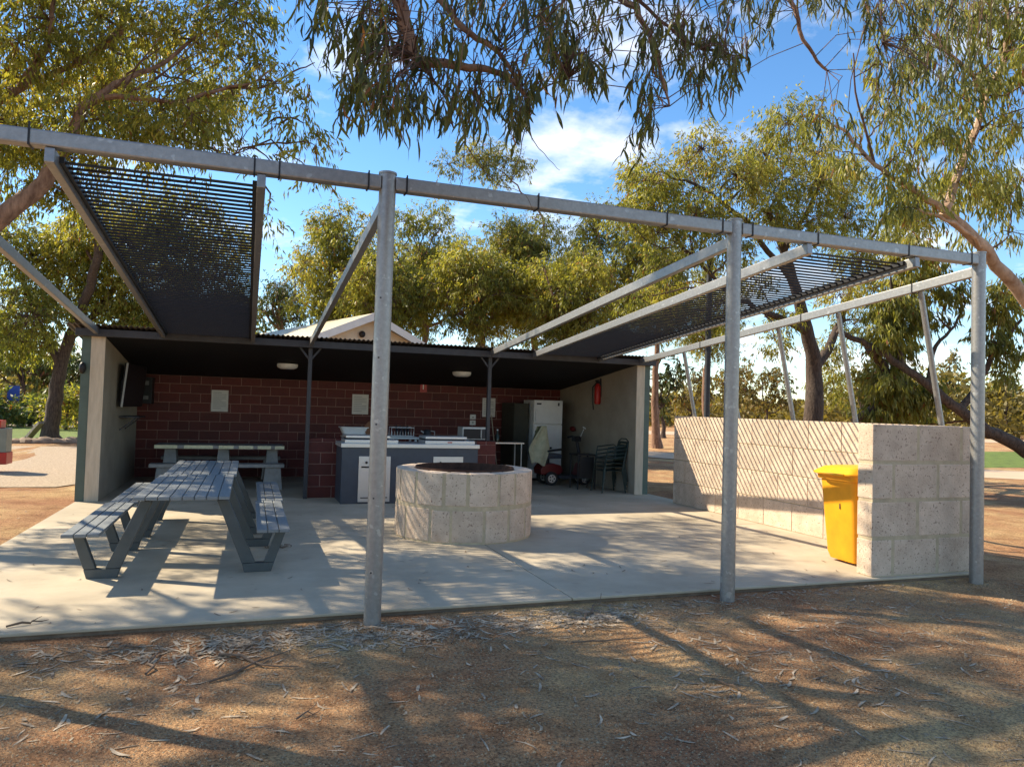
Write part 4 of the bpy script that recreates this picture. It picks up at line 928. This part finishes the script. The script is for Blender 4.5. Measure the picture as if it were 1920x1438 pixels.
tree('gum_tree', 'low spreading gum tree with drooping leaves beyond the far wall end', b, limbs, C, R, L_OLIVE, BARKD, L=.19, Wd=.020, nspray=240, nleaf=12, twig_r=.009, droop=1.5)

# --- orange limbed tree entering from the right edge
b = (11.6, 6.6, GZ)
fk = V3(1770, 395, 7.4)
limbs = [([b, (11.0, 6.9, 1.6), V3(1990, 640, 7.4), V3(1920, 560, 7.4), V3(1850, 470, 7.4), fk], .135, .07),
         ([fk, V3(1700, 350, 7.4), V3(1640, 310, 7.4), V3(1590, 250, 7.5), V3(1560, 235, 7.5)], .05, .014), ([V3(1850, 470, 7.4), V3(1790, 420, 7.2), V3(1720, 392, 7.1)], .035, .015),
         ([fk, V3(1810, 300, 7.6), V3(1850, 180, 7.7), V3(1890, 90, 7.8), V3(1880, -40, 8)], .07, .03), ([V3(1850, 180, 7.7), V3(1780, 100, 7.4), V3(1740, 60, 7.2), V3(1690, 0, 7)], .035, .015),
         ([V3(1920, 560, 7.4), V3(1990, 470, 7.6), V3(2050, 300, 7.8), V3(2040, 60, 8)], .10, .04), ([V3(1640, 310, 7.4), V3(1610, 200, 7.3), V3(1600, 100, 7.2)], .02, .008)]
cl = [(1640, 330, 7.3, .28), (1680, 300, 7.3, .3), (1700, 370, 7.3, .3), (1740, 330, 7.3, .32), (1790, 320, 7.4, .32), (1840, 340, 7.5, .3), (1880, 360, 7.5, .25), (1720, 270, 7.4, .3), (1780, 250, 7.5, .32), (1840, 250, 7.6, .32), (1890, 250, 7.7, .3),
      (1640, 230, 7.4, .26), (1700, 200, 7.4, .3), (1760, 180, 7.4, .3), (1820, 160, 7.5, .32), (1880, 150, 7.6, .32), (1600, 200, 7.4, .2), (1660, 130, 7.2, .28), (1730, 100, 7.2, .3), (1800, 80, 7.4, .32), (1870, 60, 7.6, .32), (1910, 20, 7.8, .3), (1760, 20, 7.3, .3), (1690, 50, 7.2, .28),
      (1830, 0, 7.6, .3), (1540, 210, 7.5, .18), (1580, 280, 7.5, .2), (1660, 400, 7.3, .2), (1760, 410, 7.3, .2), (1850, 420, 7.5, .2), (1915, 430, 7.6, .25), (1905, 330, 7.7, .25)]
C, R = pc(cl, .2); C5, R5 = ell((10.5, 7.8, 6.5), (2.4, 2.0, 1.5), 16, .35, .55)
tree('gum_tree', 'gum tree with a smooth orange limb entering from the right edge', b, limbs, C+C5, R+R5, L_OLIVE, mat('smooth_orange_bark', (.36, .20, .11), .8, 0, .35, 4, .4, 20, c2=(.56, .40, .28), stretch=(2, 2, .8)), L=.17, Wd=.012, nspray=90, nleaf=10, twig_r=.006, droop=1.6, near=True, spray_len=.28)

# --- overhanging branch at the top of the picture, leaves near enough to tell apart
b = (3.9, -2.6, GZ); YO = 3.9
limbs = [([b, (3.8, -2.4, 1.6), (3.5, -1.8, 3.2), (2.9, -.6, 4.6), (2.2, 1.2, 5.4), (1.5, 2.7, 5.1)], .24, .07),
         ([(1.5, 2.7, 5.1), (1.0, 3.4, 4.4), V3(742, -60, YO), V3(752, 10, YO), V3(768, 75, YO), V3(785, 112, YO), V3(850, 122, YO), V3(905, 130, YO), V3(950, 145, YO), V3(985, 178, YO)], .055, .012),
         ([V3(785, 112, YO), V3(800, 135, YO), V3(820, 160, YO), V3(838, 190, YO), V3(850, 240, YO)], .012, .004),
         ([(1.5, 2.7, 5.1), (1.5, 3.4, 4.5), V3(835, -50, YO+.1), V3(845, 25, YO+.1), V3(885, 65, YO+.05), V3(925, 90, YO), V3(950, 120, YO), V3(985, 178, YO)], .03, .010),
         ([V3(985, 178, YO), V3(1010, 170, YO), V3(1035, 158, YO), V3(1060, 150, YO)], .006, .003),
         ([(2.2, 1.2, 5.4), (2.6, 2.6, 4.9), V3(1180, -60, YO+.2), V3(1190, 15, YO+.2), V3(1215, 60, YO+.2), V3(1240, 140, YO+.2), V3(1255, 200, YO+.2)], .04, .006),
         ([V3(1180, -20, YO+.2), V3(1230, 30, YO+.2), V3(1280, 75, YO+.3), V3(1330, 95, YO+.3), V3(1400, 110, YO+.4)], .014, .005),
         ([(2.6, 2.6, 4.9), (3.2, 3.2, 4.6), V3(1470, -60, YO+.6), V3(1490, 20, YO+.6), V3(1515, 90, YO+.6), V3(1550, 132, YO+.6)], .03, .010),
         ([(3.2, 3.2, 4.6), V3(1660, -70, YO+.5), V3(1650, 20, YO+.5), V3(1655, 80, YO+.5)], .02, .006),
         ([V3(985, 178, YO), V3(1000, 200, YO), V3(985, 240, YO), V3(972, 300, YO), V3(955, 345, YO)], .005, .0015),
         ([V3(888, 210, YO), V3(872, 250, YO), V3(870, 300, YO), V3(862, 350, YO)], .004, .0015), ([V3(905, 130, YO), V3(890, 170, YO), V3(888, 210, YO)], .005, .003),
         ([V3(872, 270, YO), V3(900, 310, YO), V3(935, 345, YO), V3(985, 365, YO), V3(1000, 400, YO)], .003, .001), ([V3(985, 240, YO), V3(1020, 290, YO), V3(1050, 320, YO)], .003, .001)]
def near_sprays(regions):
    P = []; D = []; tw = []
    for (x0, y0, x1, y1, n, Yd) in regions:
        for _ in range(int(n*1.3)):
            px = RNG.uniform(x0, x1); py = RNG.uniform(y0, y1); p = np.array(ony(px, py, Yd+RNG.normal()*.28))
            ln = RNG.uniform(.10, .26); ax = unit(np.array([RNG.normal()*.35, RNG.normal()*.35, -1.0])); tw.append((p, p+ax*ln)); k = int(RNG.integers(6, 11))
            for j in range(k):
                P.append(p+ax*ln*(j+.5)/k); D.append(unit(np.array([RNG.normal()*.30, RNG.normal()*.30, -1.0])))
    return np.array(P), np.array(D), tw
reg = [(560, -60, 700, 10, 16, YO), (600, 10, 720, 70, 18, YO), (640, 70, 760, 150, 26, YO), (650, 130, 860, 185, 34, YO), (680, -40, 860, 60, 22, YO), (760, 60, 900, 120, 14, YO), (860, -60, 1000, 50, 20, YO), (880, 80, 1010, 150, 20, YO),
       (850, 150, 1000, 190, 16, YO), (1000, -50, 1150, 40, 34, YO), (1030, 40, 1140, 130, 34, YO), (950, 165, 1010, 190, 8, YO), (1180, 20, 1250, 130, 18, YO+.2), (1190, 130, 1225, 245, 13, YO+.2), (1240, -50, 1400, 40, 26, YO+.3), (1270, 40, 1400, 130, 34, YO+.3),
       (1310, 130, 1370, 160, 7, YO+.3), (1150, -60, 1240, 10, 8, YO+.2), (1400, -60, 1480, 0, 14, YO+.5), (1480, -60, 1640, 0, 20, YO+.6), (1560, 0, 1650, 60, 10, YO+.6), (1420, 20, 1500, 60, 4, YO+.5), (1620, -60, 1920, 30, 34, YO+.6), (1630, 40, 1720, 140, 14, YO+.6), (1700, 60, 1860, 170, 26, YO+.6), (1560, 190, 1600, 220, 3, YO+.6), (1640, 160, 1680, 190, 5, YO+.6), (1500, 200, 1560, 230, 2, YO+.5)]
ot = thing('gum_tree', b, 'overhanging gum tree with long hanging leaves along the top edge', 'tree')
for i, (pts, r0_, r1_) in enumerate(limbs):
    w = wob(pts); n = len(w); mb = MB(); mb.tube(w, [r0_+(r1_-r0_)*(k/(n-1))**.8 for k in range(n)], 12 if r0_ > .02 else 6); mb.build('trunk' if i == 0 else 'limb', BARKD if i == 0 else (BARKR if r0_ > .025 else TWIG), ot, smooth=True)
P, D, tw = near_sprays(reg)
lim = [np.array(p) for pts, *_ in limbs[1:] for p in wob(pts, 6, 0)]; lim = np.array(lim); mb = MB()
for a, e_ in tw:
    k = int((np.linalg.norm(lim-a, axis=1)+np.maximum(0, a[2]-lim[:, 2])*.3).argmin()); q = lim[k]; mid = (a+q)/2+np.array([RNG.normal()*.05, RNG.normal()*.05, .06])
    if np.linalg.norm(a-q) < .75: mb.tube([q, mid, a, e_], [.0035, .003, .0024, .001], 4, False)
    else: mb.tube([a+np.array([RNG.normal()*.1, RNG.normal()*.1, .5]), a+np.array([.02, .0, .2]), a, e_], [.0035, .003, .0024, .001], 4, False)
mb.build('twigs', TWIG, ot)['kind'] = 'stuff'
n = len(P); LL = RNG.uniform(.07, .155, n); WW = RNG.uniform(.0045, .0088, n); T = np.clip(RNG.beta(1.6, 2.2, n), 0, .93); T[RNG.uniform(size=n) < .02] = 1
idx = RNG.permutation(n); scr = []
big = idx[np.argsort(-(LL*WW)[idx])][:280]; rest = np.setdiff1d(np.arange(n), big)
V, Fq, tt = leaves(P[rest], D[rest], LL[rest], WW[rest], T[rest], True)
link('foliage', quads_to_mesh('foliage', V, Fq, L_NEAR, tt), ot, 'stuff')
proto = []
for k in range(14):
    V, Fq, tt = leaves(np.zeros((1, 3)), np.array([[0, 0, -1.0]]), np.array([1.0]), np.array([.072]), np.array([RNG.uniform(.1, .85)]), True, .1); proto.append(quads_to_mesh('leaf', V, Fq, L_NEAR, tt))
for k, i in enumerate(big):
    o = bpy.data.objects.new('leaf', proto[k % 14]); COL.objects.link(o); o.parent = ot; o.location = Vector(P[i])-ORG[ot.name]
    o.rotation_mode = 'QUATERNION'; o.rotation_quaternion = Vector((0, 0, -1)).rotation_difference(Vector(D[i])) @ Matrix.Rotation(RNG.uniform(0, 6.28), 3, 'Z').to_quaternion(); s_ = LL[i]; o.scale = (s_, s_, s_)

# --- far small trees and shrubs
far = [(1245, 42, 655, 50, 'dark crowned tree seen just right of the shelter end'), (1290, 60, 690, 48, 'far olive brown tree left of the dark pole'), (1370, 55, 680, 55, 'far olive brown tree right of the dark pole'), (1440, 62, 690, 55, 'far dry tree over the limestone wall left of the dark trunk'),
       (1620, 58, 670, 60, 'far dry tree over the limestone wall right of the dark trunk'), (1790, 60, 655, 45, 'far tree in the gap left of the corner post'), (1885, 55, 690, 48, 'far rounded tree at the right edge'), (1960, 60, 680, 50, 'far tree cut by the right edge'), (30, 60, 610, 60, 'far tree behind the garden at the left edge'), (110, 62, 640, 50, 'far pale tree behind the leaning trunk'), (-60, 50, 560, 70, 'far tree mostly beyond the left edge'), (440, 50, 560, 70, 'far tree behind the left shade panel')]
for k, (px, Y, tp_, sp, lab) in enumerate(far):
    b = ony(px, 760, Y); bz = (b.x, b.y, GZ); zt_ = ony(px, tp_, Y).z; s = sp*Y/F; zc = zt_*.64
    C, R = ell((b.x, Y, zc), (s, s*.8, zt_*.36), 14, s*.30, s*.48, .3)
    fk = (b.x+RNG.normal()*.2, Y, zt_*.3); limbs = [([bz, (b.x+RNG.normal()*.2, Y, zt_*.15), fk, (b.x, Y, zc)], .17, .06)]+[([fk, tuple((np.array(fk)+C[i])/2+RNG.normal(size=3)*.2), tuple(C[i])], .08, .03) for i in range(5)]
    tree('small_tree', lab, bz, limbs, C, R, L_DARK if k == 0 else (L_DRY if 1 <= k <= 7 else L_BUSH), BARKD, L=.40, Wd=.065, nspray=8 if s > 1.5 else 14, nleaf=10, twig_r=.03, spray_len=.6, group='far small trees')
for k, (px, py, Y, s, lab) in enumerate([(58, 770, 44, 1.0, 'round pale green shrub in the garden beyond the lawn'), (125, 770, 40, 1.3, 'mottled yellowish shrub behind the dark trunk'), (10, 775, 42, 1.0, 'spiky green shrub at the left edge of the garden'), (38, 765, 47, .8, 'small olive shrub below the blue sign'), (145, 735, 43, 1.3, 'tall loose shrub against the left shelter wall'), (-30, 765, 44, 1.2, 'green shrub beyond the left edge')]):
    b = ony(px, py, Y); bz = (b.x, b.y, GZ); C, R = ell((b.x, Y, .85*s), (s, s*.8, .7*s), 9, .35*s, .55*s, .2)
    limbs = [([bz, (b.x, Y, .4*s), (b.x+.1, Y, .9*s)], .07, .03)]
    t = tree('garden_shrub', lab, bz, limbs, C, R, L_BUSH if k % 2 == 0 else L_YEL, BARKD, L=.26, Wd=.045, nspray=26, nleaf=9, twig_r=.02, droop=.1, group='garden shrubs'); t['category'] = 'shrub'
# distant wood closing the horizon
P = []; T = []
NW = 70000; ang = RNG.uniform(-.75, 1.25, NW); dist = RNG.uniform(85, 130, NW); 
hh = RNG.uniform(0, 1, NW)**1.2*(4.2+1.6*np.sin(ang*9)+1.2*np.sin(ang*23+1))
P = np.stack([np.sin(ang)*dist, np.cos(ang)*dist, hh+GZ+.3], 1); D = unit(RNG.normal(size=(NW, 3))); V, Fq, tt = leaves(P, D, RNG.uniform(.5, 1.0, NW), RNG.uniform(.15, .3, NW), RNG.uniform(.1, .9, NW))
tag(link('distant_wood', quads_to_mesh('distant_wood', V, Fq, L_DRY, tt)), 'low olive belt of distant woodland on the horizon', 'woodland', kind='stuff')

# ================================================================== GROUND LITTER
def gz(x, y): return float(gheight(x, y))
def strips(n, xs, ys, Lr, Wr, z=None):
    V = []; Fq = []
    ang = RNG.uniform(0, 2*pi, n); L = RNG.uniform(*Lr, n); Wd = RNG.uniform(*Wr, n); cu = RNG.normal(size=n)*.35; lift = RNG.uniform(.0, .35, n)
    base = gheight(xs, ys) if z is None else np.full(n, z)
    for i in range(n):
        k = len(V); a = ang[i]
        for j in range(4):
            t = j/3; s = (t-.5)*L[i]; aa = a+cu[i]*(t-.5)*2; cx = xs[i]+cos(a)*s-sin(a)*cu[i]*L[i]*t*(1-t); cy = ys[i]+sin(a)*s+cos(a)*cu[i]*L[i]*t*(1-t)
            w = Wd[i]*(.25+.75*sin(pi*(.12+.76*t))); zz = base[i]+.003+lift[i]*Wd[i]*2*abs(t-.5)*2; tl = .5*Wd[i]*lift[i]
            V += [(cx-sin(aa)*w, cy+cos(aa)*w, zz+tl), (cx+sin(aa)*w, cy-cos(aa)*w, zz)]
        for j in range(3): Fq.append((k+2*j, k+2*j+1, k+2*j+3, k+2*j+2))
    return V, Fq
xs = []; ys = []
for cx, cy, sx, sy, n in ((2.4, 5.35, .42, .11, 420), (1.15, 5.2, .3, .12, 200), (.15, 5.35, .5, .11, 240), (-.2, 5.5, .9, .12, 120), (.6, 5.5, .6, .08, 90), (3.4, 4.1, .8, .45, 190), (4.6, 4.9, 1.0, .4, 130), (3.0, 5.6, 1.4, .07, 130), (-.7, 4.6, .6, .35, 70), (-1.5, 5.4, .9, .2, 110), (5.6, 5.7, .9, .06, 90)):
    xs += list(RNG.normal(cx, sx, n)); ys += list(RNG.normal(cy, sy, n))
xs += list(RNG.uniform(-4, 9, 600)); ys += list(RNG.uniform(1.5, 5.6, 600)); xs += list(RNG.uniform(-9, -2.6, 300)); ys += list(RNG.uniform(5, 17, 300)); xs += list(RNG.uniform(7.7, 14, 250)); ys += list(RNG.uniform(3, 14, 250))
xs = np.array(xs); ys = np.array(ys); ok = ~((xs > -2.45) & (xs < 7.65) & (ys > 5.74)); xs = xs[ok]; ys = ys[ok]
V, Fq = strips(len(xs), xs, ys, (.04, .16), (.004, .011))
tag(link('leaf_litter', fast_mesh('leaf_litter', V, Fq, LITTER)), 'dry gum leaves and bark scraps scattered over the earth', 'leaf litter', kind='stuff')
n = 240; V, Fq = strips(n, RNG.uniform(-2.3, 7.0, n), RNG.uniform(5.85, 12.6, n), (.03, .11), (.003, .008), .001)
tag(link('slab_litter', fast_mesh('slab_litter', V, Fq, mat('dark_dry_leaf', (.10, .075, .05), .85, 0, .4, 30, c2=(.30, .22, .15)))), 'scattered dry leaves lying on the concrete slab', 'leaf litter', kind='stuff')
# grit: small stones in front
n = 60000; gx = RNG.uniform(-3.2, 7.5, n); gy = 1.6+4.1*RNG.uniform(0, 1, n)**.9; gs = RNG.uniform(.003, .0085, n)*(1+1.2*(RNG.uniform(size=n) < .03)); gzv = gheight(gx, gy)
oc = np.array([(1, 0, 0), (0, 1, 0), (-1, 0, 0), (0, -1, 0), (0, 0, .8)]); rot = RNG.uniform(0, 6.28, n)
vx = gx[:, None]+gs[:, None]*(oc[:, 0]*np.cos(rot)[:, None]-oc[:, 1]*np.sin(rot)[:, None]); vy = gy[:, None]+gs[:, None]*(oc[:, 0]*np.sin(rot)[:, None]+oc[:, 1]*np.cos(rot)[:, None])*.75; vz = gzv[:, None]+gs[:, None]*oc[:, 2]
V = np.stack([vx, vy, vz], -1).reshape(-1, 3); i = np.arange(n)*5; Fq = np.concatenate([np.stack([i+a, i+(a+1) % 4, i+4], 1) for a in range(4)])
tag(link('ground_grit', fast_mesh('ground_grit', V, Fq, mat('grit', (.16, .095, .055), .95, 0, .5, 90, c2=(.56, .41, .24)))), 'fine loose gravel grains on the foreground earth', 'gravel', kind='stuff')
# fallen sticks
sticks = [((415, 1225), (560, 1255), 'dark fallen stick left of the front post in the foreground'), ((400, 1265), (545, 1222), 'thin straight fallen stick crossing below the slab edge'), ((275, 1255), (300, 1206), 'short upright-ended stick near the slab edge at left'), ((190, 1220), (270, 1208), 'pale fallen stick along the slab edge at left'), ((840, 1210), (905, 1180), 'curved dark stick right of the front post'),
          ((1080, 1205), (1220, 1190), 'long stick under the litter heap in front of the slab'), ((20, 1190), (92, 1166), 'forked dry twig reaching onto the slab at far left'), ((545, 1345), (590, 1335), 'small pale bark stick in the left foreground'), ((1330, 1265), (1400, 1300), 'pale bark strip in the right foreground'), ((1100, 1165), (1130, 1115), 'thin twig standing at the slab joint')]
for a, b_, lab in sticks:
    p = onz(*a, GZ); q = onz(*b_, GZ if b_[1] > 1175 else 0.0); mb = MB(); pts = []
    for k in range(6):
        t = k/5; x = p.x+(q.x-p.x)*t+random.uniform(-.03, .03); y = p.y+(q.y-p.y)*t+random.uniform(-.03, .03); on = y > 5.74
        pts.append((x, y, (0 if on else gz(x, y))+.010+.012*(k % 2)))
    r = random.uniform(.004, .009); mb.tube(pts, [r, r*1.1, r, r*.8, r*.6, r*.3], 7)
    mb.tube([pts[3], (pts[3][0]+.05, pts[3][1]+.04, pts[3][2]+.02)], [r*.5, r*.2], 5)
    tag(mb.build('fallen_stick', STICK, None, smooth=True, origin=pts[0]), lab, 'stick', 'fallen sticks')
mb = MB()
for k in range(26):
    c = onz(520, 1027, 0); a = RNG.uniform(0, 6.28); r = RNG.uniform(.03, .16); pts = [(c.x+r*cos(a+t), c.y+r*.6*sin(a+t), .006+.02*RNG.uniform()) for t in (0, .5, 1.0, 1.5)]; mb.tube(pts, .0035, 4)
tag(mb.build('twig_tangle', STICK, None), 'dark tangle of dry twigs on the slab beside the bench', 'twigs')
